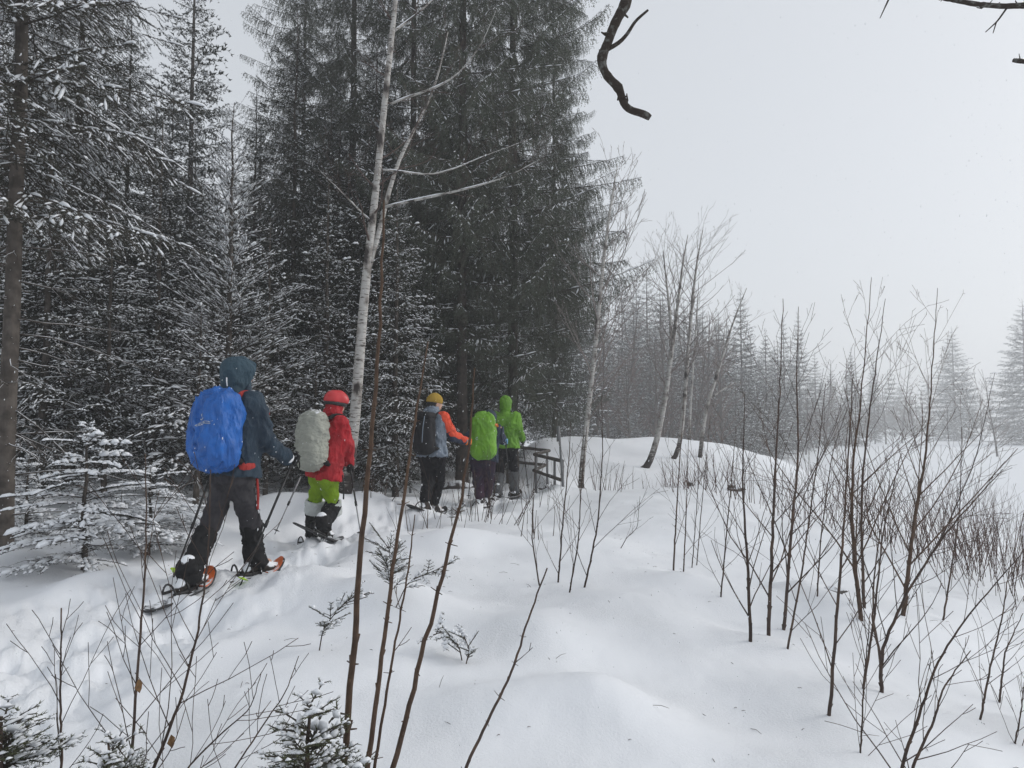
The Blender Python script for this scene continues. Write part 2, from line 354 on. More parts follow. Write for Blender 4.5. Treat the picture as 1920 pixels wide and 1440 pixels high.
def lengths(tmpl): return np.array([t['L'] for t in tmpl])
def spruce(name, seed, H, R, z0, whorl, per, prof, elev, bend, fronds, trunk_r, mats, dead=0, dead_to=.5, extra=0, lean=0, skip=None, stubs=0, vary=(.72, 1.15)):
    """builds trunk, crown and branch snow meshes; prof(t) branch length factor, elev(t) start slope, bend(t) curvature with t=0 bottom..1 top"""
    rng = np.random.RandomState(seed); FL = lengths(fronds)
    nv, wv, wt, sv, stt = [], [], [], [], []; wn = sn = 0
    zs = np.arange(z0, H - .05, whorl) if np.isscalar(whorl) else whorl
    def put(z, az, l, e, b):
        nonlocal wn, sn
        c = np.argsort(np.abs(FL - l))[:2]; f = fronds[c[rng.randint(2)]]; s = l / f['L']
        ca, sa = math.cos(az), math.sin(az); roll = rng.normal(0, .18)
        org = V(lean * z, 0, z)
        def tr(v):
            if len(v) == 0: return v
            x = v[:, 0] * s; y = v[:, 1] * s; zz = v[:, 2] * s; y, zz = y * math.cos(roll) - zz * math.sin(roll), y * math.sin(roll) + zz * math.cos(roll)
            t = x / l; zz = zz + l * (e * t + b * t * t); sh = math.sqrt(1 / (1 + (e + b) ** 2)); x = x * sh; zz = zz * (sh if e > 1 else 1)
            return np.stack([x * ca - y * sa, x * sa + y * ca, zz], -1) + org
        nv.append(tr(f['n'])); wv.append(tr(f['w'])); wt.append(f['tw'] + wn); wn += len(f['w'])
        if len(f['s']): sv.append(tr(f['s'])); stt.append(f['ts'] + sn); sn += len(f['s'])
    ga = rng.rand() * 6
    for z in zs:
        t = (z - z0) / (H - z0); k = max(3, int(round(per * rng.uniform(.75, 1.25)))) if t < .97 else 3
        for i in range(k):
            az = ga + i * 2 * math.pi / k + rng.normal(0, .25)
            if skip and skip(az % (2 * math.pi), t): continue
            l = max(.12 * min(1, R), R * prof(t) * rng.uniform(vary[0], vary[1])); put(z + rng.uniform(-.08, .08), az, l, elev(t) + rng.normal(0, .08), bend(t) + rng.normal(0, .05))
        ga += 2.1
        for i in range(extra):
            put(z + rng.uniform(0, 1) * .3, rng.rand() * 6.28, max(.1, R * prof(t) * rng.uniform(.3, .6)), elev(t), bend(t))
    put(H * .97 - .02, 0, min(.5, .10 * H), 2.2, 0)
    nvv = np.concatenate(nv); wvv = np.concatenate(wv); nt_ = np.arange(len(nvv)).reshape(-1, 3); wtt = np.concatenate(wt)
    crown = mesh_np(name + '_crown', np.concatenate([nvv, wvv]), np.concatenate([nt_, wtt + len(nvv)]), None, mats[:2], np.concatenate([np.zeros(len(nt_)), np.ones(len(wtt))]), None, False)
    snow = mesh_np(name + '_snow', np.concatenate(sv), np.concatenate(stt), None, [m_flake], None, None, True) if sn else None
    tb = MB(); zz = np.linspace(-.4, H, 14 if H > 4 else 8); rr = trunk_r * np.clip(1 - zz / H, 0, 1) ** .8 + .004; rr[0] *= 1.35; rr[1] *= 1.02
    tb.tube(np.stack([lean * zz + rng.normal(0, .01, len(zz)) * (zz > 0), rng.normal(0, .01, len(zz)), zz], -1), rr, 10 if trunk_r > .06 else 6)
    for i in range(dead):                                               # dead limbs below the crown
        z = rng.uniform(.25, dead_to * H); az = rng.rand() * 6.28; l = rng.uniform(.3, 1.0) * min(R, 1.6) * .9; e = rng.uniform(-.35, .25)
        p = V(lean * z, 0, z); pts = [p]; d = V(math.cos(az), math.sin(az), e)
        for j in range(4): d = nrm(d + rng.normal(0, .13, 3) + V(0, 0, -.04)); p = p + d * l / 4; pts.append(p)
        tb.tube(pts, np.linspace(.009, .0025, 5), 4)
        for j in range(4):
            c = pts[rng.randint(1, 4)]; d2 = nrm(d + rng.normal(0, .6, 3)); tb.tube([c, c + d2 * l * .18, c + nrm(d2 + V(0, 0, -.2)) * l * .36], [.004, .003, .0015], 3)
    for i in range(stubs):
        z = rng.uniform(.3, H * .75); az = rng.rand() * 6.28; r0 = np.interp(z, zz, rr); d = V(math.cos(az), math.sin(az), rng.uniform(-.3, .3))
        tb.tube([V(lean * z, 0, z) + d * r0 * .7, V(lean * z, 0, z) + d * (r0 + rng.uniform(.02, .09))], [.008, .004], 4)
    trunk = tb.mesh(name + '_trunk', [mats[2]])
    return trunk, crown, snow
def place_tree(meshes, loc, rz, label, group=None, sc=1.0, name='spruce_tree', cat='tree'):
    t = empty(name, loc, label, cat, group); t.rotation_euler = (0, 0, rz); t.scale = (sc, sc, sc) if np.isscalar(sc) else sc
    obj('trunk', meshes[0], t); obj('crown', meshes[1], t)
    if meshes[2] is not None: obj('branch_snow', meshes[2], t)['kind'] = 'stuff'
    return t
rs = np.random.RandomState
F_big = [frond(L, rs(10 + i), .058, .30, 1.25, .10, .17, 50, .036, .0115, .42, .016, min_sec=.20, wood3=False) for i, L in enumerate((.6, 1.1, 1.7, 2.4, 3.2, 1.4, 2.8))]
F_mid = [frond(L, rs(30 + i), .062, .36, .20, .09, .11, 70, .024, .0075, .22, .015, min_sec=.09, wood3=False) for i, L in enumerate((.4, .7, 1.1, 1.6, 2.1, .9, 1.3))]
F_dark = [frond(L, rs(50 + i), .08, .36, .45, .12, .15, 34, .045, .018, .13, .016, min_sec=.12, wood3=False) for i, L in enumerate((.6, 1.0, 1.5, 2.1, 1.2))]
F_young = [frond(L, rs(70 + i), .065, .36, -.05, .12, .09, 85, .019, .0042, .52, .0105, min_sec=.07, upsec=.12) for i, L in enumerate((.25, .45, .7, 1.0, 1.4, .6))]
F_snowy = [frond(L, rs(90 + i), .045, .36, .04, .06, .06, 120, .016, .0034, .62, .019, min_sec=.05, upsec=.05) for i, L in enumerate((.2, .35, .5, .75, 1.0, .6))]
F_near = [frond(L, rs(110 + i), .055, .30, .30, .08, .09, 100, .019, .0045, .28, .014, min_sec=.08) for i, L in enumerate((.4, .7, 1.1, 1.5, 1.9))]
F_far = [frond(L, rs(130 + i), .15, .36, .26, .26, .22, 22, .085, .042, .25, .028, min_sec=.2, wood3=False) for i, L in enumerate((.8, 1.4, 2.1, 3.0))]

cone = lambda pw, lo=.0: (lambda t: (1 - t) ** pw * (lo + (1 - lo) * min(1, (t + .12) / .3)))
m_needle_big = mat('needles_old', (.064, .078, .058), .75, .2, noise=(2.0, (.082, .090, .066), .35, .7), vary=.2)
M_big = (m_needle_big, m_twig, m_bark_dark); M_std = (m_needle, m_twig, m_bark); M_dk = (m_needle_far, m_twig, m_bark_dark)
bigprof = lambda t: (1 - t) ** .62 * (.62 + .38 * min(1, t / .22))
T_big1 = spruce('pendulous_spruce', 1, 19, 3.8, 2.1, .50, 7, bigprof, lambda t: -.28 + .55 * t, lambda t: .06 + .18 * (1 - t), F_big, .13, M_big, extra=2, vary=(.4, 1.25))
T_big2 = spruce('old_spruce', 2, 21, 3.1, 3.0, .52, 7, bigprof, lambda t: -.33 + .55 * t, lambda t: .10 + .15 * (1 - t), F_big, .14, M_big, dead=26, dead_to=.2, extra=2, vary=(.4, 1.25))
T_mid = spruce('layered_spruce', 3, 8.0, 1.9, .5, .28, 7, cone(.8), lambda t: -.12 + .55 * t, lambda t: -.10, F_mid, .075, M_std, dead=22, dead_to=.25, extra=2)
T_mid2 = spruce('leggy_spruce', 4, 7.0, 1.6, .9, .30, 6, cone(.75), lambda t: .0 + .6 * t, lambda t: -.16, F_mid, .06, M_std, dead=40, dead_to=.4, extra=1)
T_dark1 = spruce('dark_spruce', 5, 14, 2.1, 2.2, .45, 7, cone(.7, .4), lambda t: -.30 + .6 * t, lambda t: .05, F_dark, .10, M_dk, dead=60, dead_to=.35, extra=4)
T_dark2 = spruce('dark_spruce_low', 6, 10, 2.0, .6, .40, 7, cone(.7, .5), lambda t: -.22 + .6 * t, lambda t: .0, F_dark, .07, M_dk, dead=40, dead_to=.3, extra=4)
T_young = spruce('young_spruce', 7, 6.2, 1.35, .9, .24, 6, cone(.8, .35), lambda t: .32 + .5 * t, lambda t: .02, F_young, .05, M_std, dead=30, dead_to=.5, extra=1)
T_snowy = spruce('snow_loaded_spruce', 8, 1.75, 1.0, .25, .18, 5, cone(.55, .5), lambda t: .08 + .35 * t, lambda t: -.22, F_snowy, .032, M_std, dead=18, dead_to=.4, extra=2, vary=(.45, 1.3))
T_top = spruce('small_top_spruce', 9, 3.3, 1.0, .9, .20, 7, cone(.6, .4), lambda t: .15 + .4 * t, lambda t: -.32, F_near, .035, M_std, dead=16, dead_to=.4, extra=1)
T_tall = spruce('tall_trunk_spruce', 10, 12, 2.0, 3.2, .26, 6, lambda t: (1 - t) ** .6 * (.8 + .2 * min(1, t / .1)), lambda t: -.10 + .3 * t, lambda t: -.10, F_near, .074, M_std, dead=46, dead_to=.30, extra=1, stubs=90)
T_far1 = spruce('far_spruce', 11, 13, 2.9, .5, .42, 9, cone(.85, .6), lambda t: -.22 + .6 * t, lambda t: .06, F_far, .12, M_dk, extra=3)
T_far2 = spruce('far_spruce_open', 12, 15, 2.7, .9, .48, 8, cone(.75, .6), lambda t: -.30 + .6 * t, lambda t: .10, F_far, .13, M_dk, extra=3)

def tree_at(meshes, px, Y, top=None, label='', group=None, rz=0, sc=1.0, H=None, base=None, **k):
    g_ = gY(px, Y)
    if top is not None: s = (at(px, top, Y)[2] - g_[2]) / H; sc = (s * sc, s * sc, s)
    return place_tree(meshes, g_ - V(0, 0, .05), rz, label, group, sc, **k)
# near wood
tree_at(T_tall, 15, 6.6, label='tall spruce with a bare ringed trunk standing at the left edge', rz=0.3)
tree_at(T_snowy, 165, 6.1, 792, 'small snow-laden spruce growing beside the tall bare trunk', rz=1.2, sc=1.05, H=1.75)
tree_at(T_snowy, 285, 7.3, 865, 'lower snow-laden spruce spreading toward the blue pack hiker\'s legs', rz=3.9, H=1.75, sc=1.3)
tree_at(T_snowy, 55, 7.4, 850, 'snow-laden spruce half hidden behind the tall bare trunk', rz=5.2, H=1.75, sc=1.1)
tree_at(T_young, 425, 10.4, 185, 'young spruce with upswept snow-lined twigs above the blue pack hiker', rz=.6, H=6.2, sc=1.15)
tree_at(T_top, 372, 9.6, 570, 'young spruce with a domed snowy top behind the blue pack', rz=2.0, H=3.3, sc=1.25)
tree_at(T_mid, 742, 12.4, 330, 'layered spruce with snowy tiers right behind the forked birch', rz=1.0, H=8.0, sc=1.05)
tree_at(T_mid2, 500, 11.6, 400, 'leggy spruce with a thin pale trunk between the two rear hikers', rz=.2, H=7.0, sc=1.05)
tree_at(T_mid2, 200, 9.6, 330, 'leggy spruce with snow-dusted boughs behind the small snow-laden one', rz=2.6, H=7.0, sc=1.1)
tree_at(T_mid, 80, 9.4, 120, 'layered spruce filling the wood behind the tall bare trunk', rz=3.3, H=8.0)
tree_at(T_mid, 290, 12.2, 215, 'layered spruce rising behind the young upswept spruce', rz=4.4, H=8.0)
tree_at(T_mid2, 610, 12.8, 330, 'leggy spruce standing above the red jacket hiker', rz=5.0, H=7.0, sc=1.1)
tree_at(T_top, 590, 11.8, 640, 'short bushy spruce behind the grey pack', rz=.5, H=3.3, sc=1.2)
# the big pendulous spruces beside the footbridge
tree_at(T_big1, 962, 17.0, label='largest spruce, drooping its long boughs over the footbridge railing', rz=.4, sc=(1.0, 1.0, 1.0))
tree_at(T_big1, 1040, 23.0, label='drooping spruce at the open right end of the wood, above the marker post', rz=2.2, sc=(.66, .66, .95))
tree_at(T_big2, 866, 15.6, label='old spruce with a thick dark trunk behind the two green hikers', rz=1.9, sc=(.9, .9, 1.0))
tree_at(T_big1, 770, 17.8, label='old drooping spruce behind the top of the forked birch', rz=2.9, sc=(.9, .9, 1.05))
tree_at(T_big2, 655, 19.5, label='tall dark spruce directly left of the birch top', rz=4.1, sc=(1, 1, 1.0))
tree_at(T_big1, 560, 23.0, label='tall hazy spruce with hanging twigs beside the gap of sky', rz=5.3, sc=(.95, .95, 1.0))
tree_at(T_far2, 345, 25, label='hazy thin-topped spruce seen through the gap of sky', rz=.7, sc=(1.05, 1.05, 1.32))
G = 'spruces deep in the dark wood'; LB = 'dark spruce deep in the wood behind the hikers'
deep = [(-60, 12, 0), (40, 14, 1), (130, 13, 0), (225, 15.5, 1), (310, 17, 0), (400, 15, 1), (470, 17.5, 0), (545, 15.5, 1), (630, 17, 1), (700, 15.5, 1), (-130, 16, 0), (90, 19, 0), (180, 21, 1),
        (270, 23, 1), (430, 21, 1), (510, 20, 1), (600, 22, 1), (720, 22, 0), (800, 20.5, 1), (0, 24, 0), (-250, 20, 0), (880, 23, 1), (-350, 12, 0), (820, 18.5, 1), (930, 20, 1), (360, 27, 1), (150, 28, 0), (520, 29, 0), (680, 28, 0), (60, 33, 0), (240, 33, 1), (420, 34, 1), (-330, 27, 0), (-120, 30, 0)]
rd = rs(5)
for px, Y, k in deep:
    s = rd.uniform(.85, 1.12)
    if 230 < px < 480: s *= .72
    tree_at((T_dark1, T_dark2)[k], px, Y, label=LB, group=G, rz=rd.rand() * 6.28, sc=s)

    pass
for i in range(34):
    Y = rd.uniform(17, 36); px = rd.uniform(-420, 860)
    tree_at((T_dark2, T_dark1)[i % 2], px, Y, label=LB, group=G, rz=rd.rand() * 6.28, sc=rd.uniform(.7, 1.0))
# ---------------------------------------------------------------- bare trees, birches, far wood
m_birch = bpy.data.materials.new('birch_bark'); m_birch.use_nodes = True
def birch_nodes(m, base, low):
    t = m.node_tree; N = t.nodes; L = t.links; p = N['Principled BSDF']; p.inputs['Roughness'].default_value = .8; p.inputs['Specular IOR Level'].default_value = .2
    tc = N.new('ShaderNodeTexCoord')
    mp = N.new('ShaderNodeMapping'); mp.inputs['Scale'].default_value = (9, 9, 48); L.new(tc.outputs['Object'], mp.inputs[0])
    n = N.new('ShaderNodeTexNoise'); n.inputs['Scale'].default_value = 1; n.inputs['Detail'].default_value = 5; n.inputs['Roughness'].default_value = .6; L.new(mp.outputs[0], n.inputs['Vector'])
    mp2 = N.new('ShaderNodeMapping'); mp2.inputs['Scale'].default_value = (3, 3, 2.2); L.new(tc.outputs['Object'], mp2.inputs[0])
    n2 = N.new('ShaderNodeTexNoise'); n2.inputs['Scale'].default_value = 1.6; n2.inputs['Detail'].default_value = 4; L.new(mp2.outputs[0], n2.inputs['Vector'])
    sx = N.new('ShaderNodeSeparateXYZ'); L.new(tc.outputs['Object'], sx.inputs[0])
    h = N.new('ShaderNodeMapRange'); h.inputs[1].default_value = low[0]; h.inputs[2].default_value = low[1]; h.inputs[3].default_value = .24; h.inputs[4].default_value = 0; L.new(sx.outputs[2], h.inputs[0])
    a = N.new('ShaderNodeMath'); a.operation = 'MAXIMUM'; L.new(n.outputs[0], a.inputs[0]); L.new(n2.outputs[0], a.inputs[1])
    b = N.new('ShaderNodeMath'); b.operation = 'ADD'; L.new(a.outputs[0], b.inputs[0]); L.new(h.outputs[0], b.inputs[1])
    r = N.new('ShaderNodeValToRGB'); e = r.color_ramp.elements; e[0].position = .51; e[0].color = (*base, 1); e[1].position = .65; e[1].color = (.05, .043, .04, 1)
    x = e.new(.58); x.color = (base[0] * .6, base[1] * .57, base[2] * .55, 1)
    L.new(b.outputs[0], r.inputs[0]); L.new(r.outputs[0], p.inputs['Base Color'])
    bp = N.new('ShaderNodeBump'); bp.inputs['Strength'].default_value = .5; bp.inputs['Distance'].default_value = .01; L.new(n.outputs[0], bp.inputs['Height']); L.new(bp.outputs[0], p.inputs['Normal'])
birch_nodes(m_birch, (.44, .43, .41), (.0, .8))
m_btwig = mat('birch_twigs', (.085, .062, .055), .9, .1, vary=.2)
m_greytwig = mat('grey_twigs', (.20, .175, .165), .9, .1, vary=.2)
m_redtwig = mat('brown_twigs', (.085, .052, .042), .85, .15, vary=.3)
m_stem = mat('brown_stem', (.10, .062, .040), .7, .25, noise=(22, (.06, .036, .024), .4, .65), bump=(30, .4, (1, 1, .3), .004), vary=.15)
m_sap = mat('dark_stem', (.055, .040, .034), .75, .2, noise=(14, (.10, .065, .045), .45, .7), vary=.3)

def limb(mb, p, d, L, r, rng, lvl, up=.06, wig=.10, sp=.25, ang=.75, minr=.0015, shrink=.5, n=5, first=.2):
    pts = [p]; ds = [d]
    for i in range(n):
        d = nrm(d + rng.normal(0, wig, 3) + V(0, 0, up)); p = p + d * L / n; pts.append(p); ds.append(d)
    pts = np.array(pts); rr = np.maximum(np.linspace(r, r * .35, n + 1), minr)
    mb.tube(pts, rr, 5 if r > .012 else (4 if r > .005 else 3), cap=False)
    if lvl <= 0: return
    k = max(1, int(L * (1 - first) / sp))
    for i in range(k):
        f = first + (1 - first) * (i + rng.rand()) / k; x = f * n; j = min(int(x), n - 1); q = pts[j] + (pts[j + 1] - pts[j]) * (x - j); dj = ds[j + 1]
        perp = nrm(np.cross(dj, rng.normal(0, 1, 3))); d2 = nrm(dj * math.cos(ang) + perp * math.sin(ang) * rng.uniform(.7, 1.2))
        limb(mb, q, d2, L * shrink * (1 - .55 * f) * rng.uniform(.6, 1.3), max(minr, rr[j] * .5), rng, lvl - 1, up, wig, sp * .75, ang, minr, shrink, 4 if lvl > 1 else 3, .15)
def poly(px, Y, dY=0):
    Ys = np.linspace(Y, Y + dY, len(px)); return np.array([at(a, b, yy) for (a, b), yy in zip(px, Ys)])
def densify(P, R, n=24):
    P = np.asarray(P, float); s = np.concatenate([[0], np.cumsum(np.linalg.norm(np.diff(P, axis=0), axis=1))]); u = np.linspace(0, s[-1], n)
    # smooth polyline by cubic-ish averaging
    Q = np.stack([np.interp(u, s, P[:, i]) for i in range(3)], -1); Rr = np.interp(u, s, R)
    for _ in range(2): Q[1:-1] = .25 * Q[:-2] + .5 * Q[1:-1] + .25 * Q[2:]
    return Q, Rr
def snow_on(mb, P, R, f0=.0, f1=1.0, w=.8, rng=None):
    n = len(P); a, b = int(f0 * n), int(f1 * n); i = a
    while i < b - 1:
        k = min(b, i + (rng.randint(3, 8) if rng is not None else b)); seg = P[i:k]
        if len(seg) > 1:
            r = R[i:k] * w; r = r * np.concatenate([[.3], np.ones(len(seg) - 2), [.3]]) if len(seg) > 2 else r
            mb.tube(seg + np.array([0, 0, 1]) * (R[i:k, None] * .75), r, 6)
        i = k + (rng.randint(0, 2) if rng is not None else 0)

def bare_tree(name, trunks, limbs, auto, label, tm, wm, group=None, seed=0, snow=None, cat='tree'):
    """trunks: list of (points, radii); limbs: extra traced limbs; auto: dict for generated limbs"""
    rng = rs(seed); base = trunks[0][0][0]; root = empty(name, base, label, cat, group)
    tb, wb, sb = MB(), MB(), MB()
    for P, R in trunks:
        Q, Rr = densify(P - base, R); tb.tube(Q, Rr, 9)
        if auto:
            k = auto['n']
            for i in range(k):
                f = auto['from'] + (1 - auto['from']) * (i + rng.rand()) / k; x = f * (len(Q) - 1); j = min(int(x), len(Q) - 2); q = Q[j]; dj = nrm(Q[j + 1] - Q[j])
                az = rng.rand() * 6.28; side = V(math.cos(az), math.sin(az), 0); e = auto.get('elev', .8)
                d = nrm(side * math.cos(e) + dj * math.sin(e) + V(*auto.get('bias', (0, 0, 0))))
                L = auto['L'] * (1 - .55 * f) * rng.uniform(.6, 1.3)
                limb(wb, q, d, L, max(.0028, Rr[j] * .27), rng, auto.get('lvl', 2), auto.get('up', .06), .11, auto.get('sp', .28), auto.get('ang', .65), auto.get('minr', .0022))
    for P, R in limbs:
        Q, Rr = densify(P - base, R, 16); tb.tube(Q, Rr, 7)
        for i in range(9):
            j = rng.randint(4, 15); d = nrm(nrm(Q[j] - Q[j - 1]) + rng.normal(0, .7, 3) + V(0, 0, .2))
            limb(wb, Q[j], d, rng.uniform(.3, .9), max(.003, Rr[j] * .4), rng, 2, .05, .12, .16, .7, .0018)
        if snow: snow_on(sb, Q, Rr, .0, 1, .8, rng)
    obj('trunk', tb.mesh(name + '_trunk', [tm]), root)
    if wb.v: obj('twigs', wb.mesh(name + '_twigs', [wm]), root)['kind'] = 'stuff'
    if sb.v: obj('branch_snow', sb.mesh(name + '_snow', [m_flake]), root)['kind'] = 'stuff'
    return root
# forked birch behind the red hiker
Yb = 10.2
bare_tree('birch_tree', [(np.concatenate([[gY(646, Yb) - V(0, 0, .1)], poly([(650, 930), (664, 800), (672, 700), (682, 560), (695, 440), (708, 330), (718, 220), (730, 110), (742, 0), (752, -120), (772, -260)], Yb)]), [.105, .088, .080, .074, .067, .058, .050, .046, .042, .036, .03, .015]),
    (poly([(692, 500), (712, 430), (730, 355), (748, 300), (775, 245), (800, 200), (822, 140), (840, 60)], Yb, .4), [.040, .036, .032, .028, .023, .018, .013, .008])],
    [(poly([(722, 388), (780, 375), (840, 362), (900, 348), (960, 328), (1010, 300)], Yb, -.7), [.020, .019, .016, .012, .007, .003]),
     (poly([(714, 318), (760, 322), (800, 330), (850, 318), (900, 295), (990, 262)], Yb, .5), [.016, .014, .012, .009, .006, .003]),
     (poly([(733, 195), (770, 180), (830, 160), (870, 130), (905, 80), (930, 20)], Yb, -.5), [.019, .017, .014, .010, .006, .003]),
     (poly([(700, 420), (665, 385), (640, 360), (600, 320)], Yb, -.4), [.016, .012, .008, .003]),
     (poly([(737, 60), (790, 20), (850, -40)], Yb, .3), [.018, .012, .005])],
    dict(n=16, L=1.3, elev=.6, lvl=2, sp=.22, up=.02, minr=.0024, **{'from': .38}), 'forked white birch with snow-lined side limbs behind the red jacket hiker', m_birch, m_btwig, seed=3, snow=True)
# slim birch right of the railing
Yc = 14.6
bare_tree('birch_tree', [(np.concatenate([[gY(1088, Yc) - V(0, 0, .1)], poly([(1089, 900), (1094, 850), (1103, 770), (1113, 680), (1122, 590), (1130, 500), (1140, 420), (1150, 350), (1158, 310)], Yc)]), [.06, .058, .055, .052, .047, .042, .036, .028, .018, .008])], [],
    dict(n=34, L=2.3, elev=.75, lvl=2, sp=.26, up=.07, ang=.5, minr=.0035, **{'from': .25}), 'slim white birch with fine upswept twigs just right of the railing', m_birch, m_greytwig, seed=5)
Yd = 19.0
bare_tree('birch_tree', [(np.concatenate([[gY(1203, Yd) - V(0, 0, .1)], poly([(1207, 893), (1222, 860), (1238, 800), (1250, 730), (1262, 640), (1272, 560), (1282, 480), (1290, 440)], Yd)]), [.12, .10, .085, .075, .066, .054, .038, .022, .01]),
    (poly([(1260, 655), (1257, 600), (1250, 530), (1243, 470)], Yd, .5), [.05, .04, .025, .01])], [],
    dict(n=24, L=2.2, elev=.75, lvl=3, sp=.36, up=.06, ang=.55, minr=.0026, **{'from': .4}), 'white birch with a crooked foot beyond the stream, thickest of its group', m_birch, m_greytwig, seed=6)
bare_tree('birch_tree', [(np.concatenate([[gY(1252, Yd + 1.5) - V(0, 0, .1)], poly([(1257, 880), (1275, 838), (1283, 760), (1290, 660), (1297, 580), (1305, 500), (1318, 430)], Yd + 1.5)]), [.09, .08, .065, .058, .05, .042, .028, .01])], [],
    dict(n=34, L=2.6, elev=.75, lvl=3, sp=.36, up=.05, ang=.55, minr=.0026, **{'from': .4}), 'tallest hazy birch of the far group, between two leaning ones', m_birch, m_greytwig, seed=7)
bare_tree('birch_tree', [(np.concatenate([[gY(1310, Yd + 2.2) - V(0, 0, .1)], poly([(1312, 868), (1318, 800), (1328, 752), (1345, 702), (1360, 650), (1376, 600), (1400, 540)], Yd + 2.2)]), [.07, .065, .058, .052, .046, .036, .024, .01])],
    [(poly([(1334, 745), (1362, 726), (1385, 715)], Yd + 2.2, .3), [.025, .018, .006])],
    dict(n=16, L=1.9, elev=.75, lvl=3, sp=.36, up=.05, ang=.55, minr=.0026, **{'from': .5}), 'slender birch leaning to the right on the dike edge', m_birch, m_greytwig, seed=8)
bare_tree('birch_tree', [(np.concatenate([[gY(1290, 27) - V(0, 0, .1)], poly([(1291, 840), (1295, 760), (1300, 680), (1306, 600), (1310, 530)], 27)]), [.06, .055, .045, .035, .025, .01])], [],
    dict(n=20, L=2.4, elev=.75, lvl=2, sp=.4, up=.05, ang=.55, minr=.005, **{'from': .3}), 'thin pale birch standing behind the far birch group', m_birch, m_greytwig, seed=9)
# bare brown trees behind the dike: four meshes, copied
def bare_proto(seed, H, spread, lvl=3):
    rng = rs(seed); tb, wb = MB(), MB(); P = [V(0, 0, -.3)]; d = V(0, 0, 1)
    for i in range(7): d = nrm(d + rng.normal(0, .05, 3)); P.append(P[-1] + d * H * .85 / 7)
    Q, R = densify(P, np.linspace(.1, .015, 8), 18); tb.tube(Q, R, 7)
    for i in range(34):
        f = .18 + .8 * (i + rng.rand()) / 34; j = min(int(f * 17), 16); az = rng.rand() * 6.28
        limb(wb, Q[j], nrm(V(math.cos(az) * .75, math.sin(az) * .75, .75)), spread * (1.1 - .7 * f) * rng.uniform(.7, 1.3), R[j] * .4, rng, lvl, .05, .10, .5, .6, .008, .5)
    return tb.mesh('bare_trunk_%d' % seed, [m_bark_dark]), wb.mesh('bare_twigs_%d' % seed, [m_redtwig])
BP = [bare_proto(21, 9, 2.6), bare_proto(22, 10, 2.2), bare_proto(23, 7, 2.4)]
GB = 'bare brown trees behind the dike'
def bare_at(i, px, Y, label, group, sc=1.0, rz=0):
    Y *= 1.75; sc *= 1.75
    t = empty('bare_tree', gY(px, Y), label, 'tree', group); t.scale = (sc,) * 3; t.rotation_euler = (0, 0, rz)
    obj('trunk', BP[i][0], t); obj('twigs', BP[i][1], t)['kind'] = 'stuff'
for i, (px, Y, s) in enumerate([(1140, 33, .8), (1165, 38, 1.0), (1195, 40, 1.05), (1225, 36, .95), (1262, 39, 1.12), (1300, 37, 1.15), (1328, 41, 1.2), (1352, 36, .95), (1120, 30, .6), (1180, 31, .55), (1240, 32, .6), (1290, 45, 1.25), (1345, 47, 1.1), (1205, 47, 1.3), (1150, 46, 1.2), (1270, 50, 1.3)]):
    bare_at(i % 3, px, Y, 'bare brown tree in the hazy row behind the snowy dike', GB, s, i * 1.3)
GH = 'hazy bare trees along the meadow'
for i, (px, Y, s) in enumerate([(1420, 52, .7), (1545, 62, 1.0), (1565, 70, 1.0), (1660, 84, 1.1), (1690, 88, 1.3), (1715, 80, 1.0), (1740, 92, 1.2), (1840, 98, 1.0), (1625, 76, .8), (1510, 58, .7), (1868, 55, .75)]):
    bare_at(i % 3, px, Y, 'bare tree fading into haze at the meadow edge', GH, s, i * 1.7)
# hazy conifers
def far_at(k, px, Y, top, label, wide=1.0, group=None):
    Y *= 1.75
    Tm, H = ((T_far1, 13), (T_far2, 15))[k]; g_ = gY(px, Y); s = (at(px, top, Y)[2] - g_[2]) / H
    place_tree(Tm, g_, px * .37, label, group, (s * wide, s * wide, s))
far_at(1, 1392, 45, 538, 'pointed hazy spruce right of the birch group')
far_at(0, 1350, 42, 585, 'hazy spruce half hidden by the leaning birch', 1.1)
far_at(0, 1438, 52, 618, 'shorter hazy spruce right beside the pointed one', 1.15)
far_at(1, 1472, 60, 592, 'left one of two slim spruce tops behind the saplings', .8)
far_at(1, 1500, 64, 585, 'right one of two slim spruce tops behind the saplings', .9)
far_at(0, 1598, 78, 652, 'small hazy spruce behind the two tallest sapling stems', .9)
far_at(1, 1640, 86, 662, 'narrow hazy spruce out on the meadow edge', .7)
far_at(0, 1790, 100, 612, 'broad cone-shaped spruce fading on the meadow', 1.35)
far_at(0, 1925, 82, 560, 'big hazy spruce cut by the right edge', 1.3)
far_at(1, 1168, 50, 505, 'hazy spruce top showing above the bare brown trees, left one', 1.0)
far_at(1, 1215, 54, 500, 'hazy spruce top showing above the bare brown trees, right one', 1.1)
GD = 'spruces massed behind the dike'
for i, (px, Y, tp) in enumerate([(1090, 40, 560), (1125, 45, 545), (1190, 46, 560), (1245, 48, 540), (1285, 50, 560), (1320, 48, 575), (1365, 52, 600), (1410, 56, 620), (1455, 66, 640), (1530, 72, 660), (1105, 34, 640), (1160, 36, 650), (1050, 30, 420), (1030, 38, 380), (1260, 40, 640), (1330, 44, 640), (1400, 50, 660), (1140, 52, 600), (1175, 38, 690), (1220, 42, 610), (1275, 46, 600), (1310, 55, 560), (1345, 58, 600), (1380, 40, 690), (1425, 60, 660), (1485, 70, 670), (1560, 80, 690), (1240, 60, 530), (1195, 62, 520), (1070, 34, 470), (1118, 60, 540)]):
    far_at(i % 2, px, Y, tp, 'grey hazy spruce in the mass behind the snowy dike', 1.15, GD)
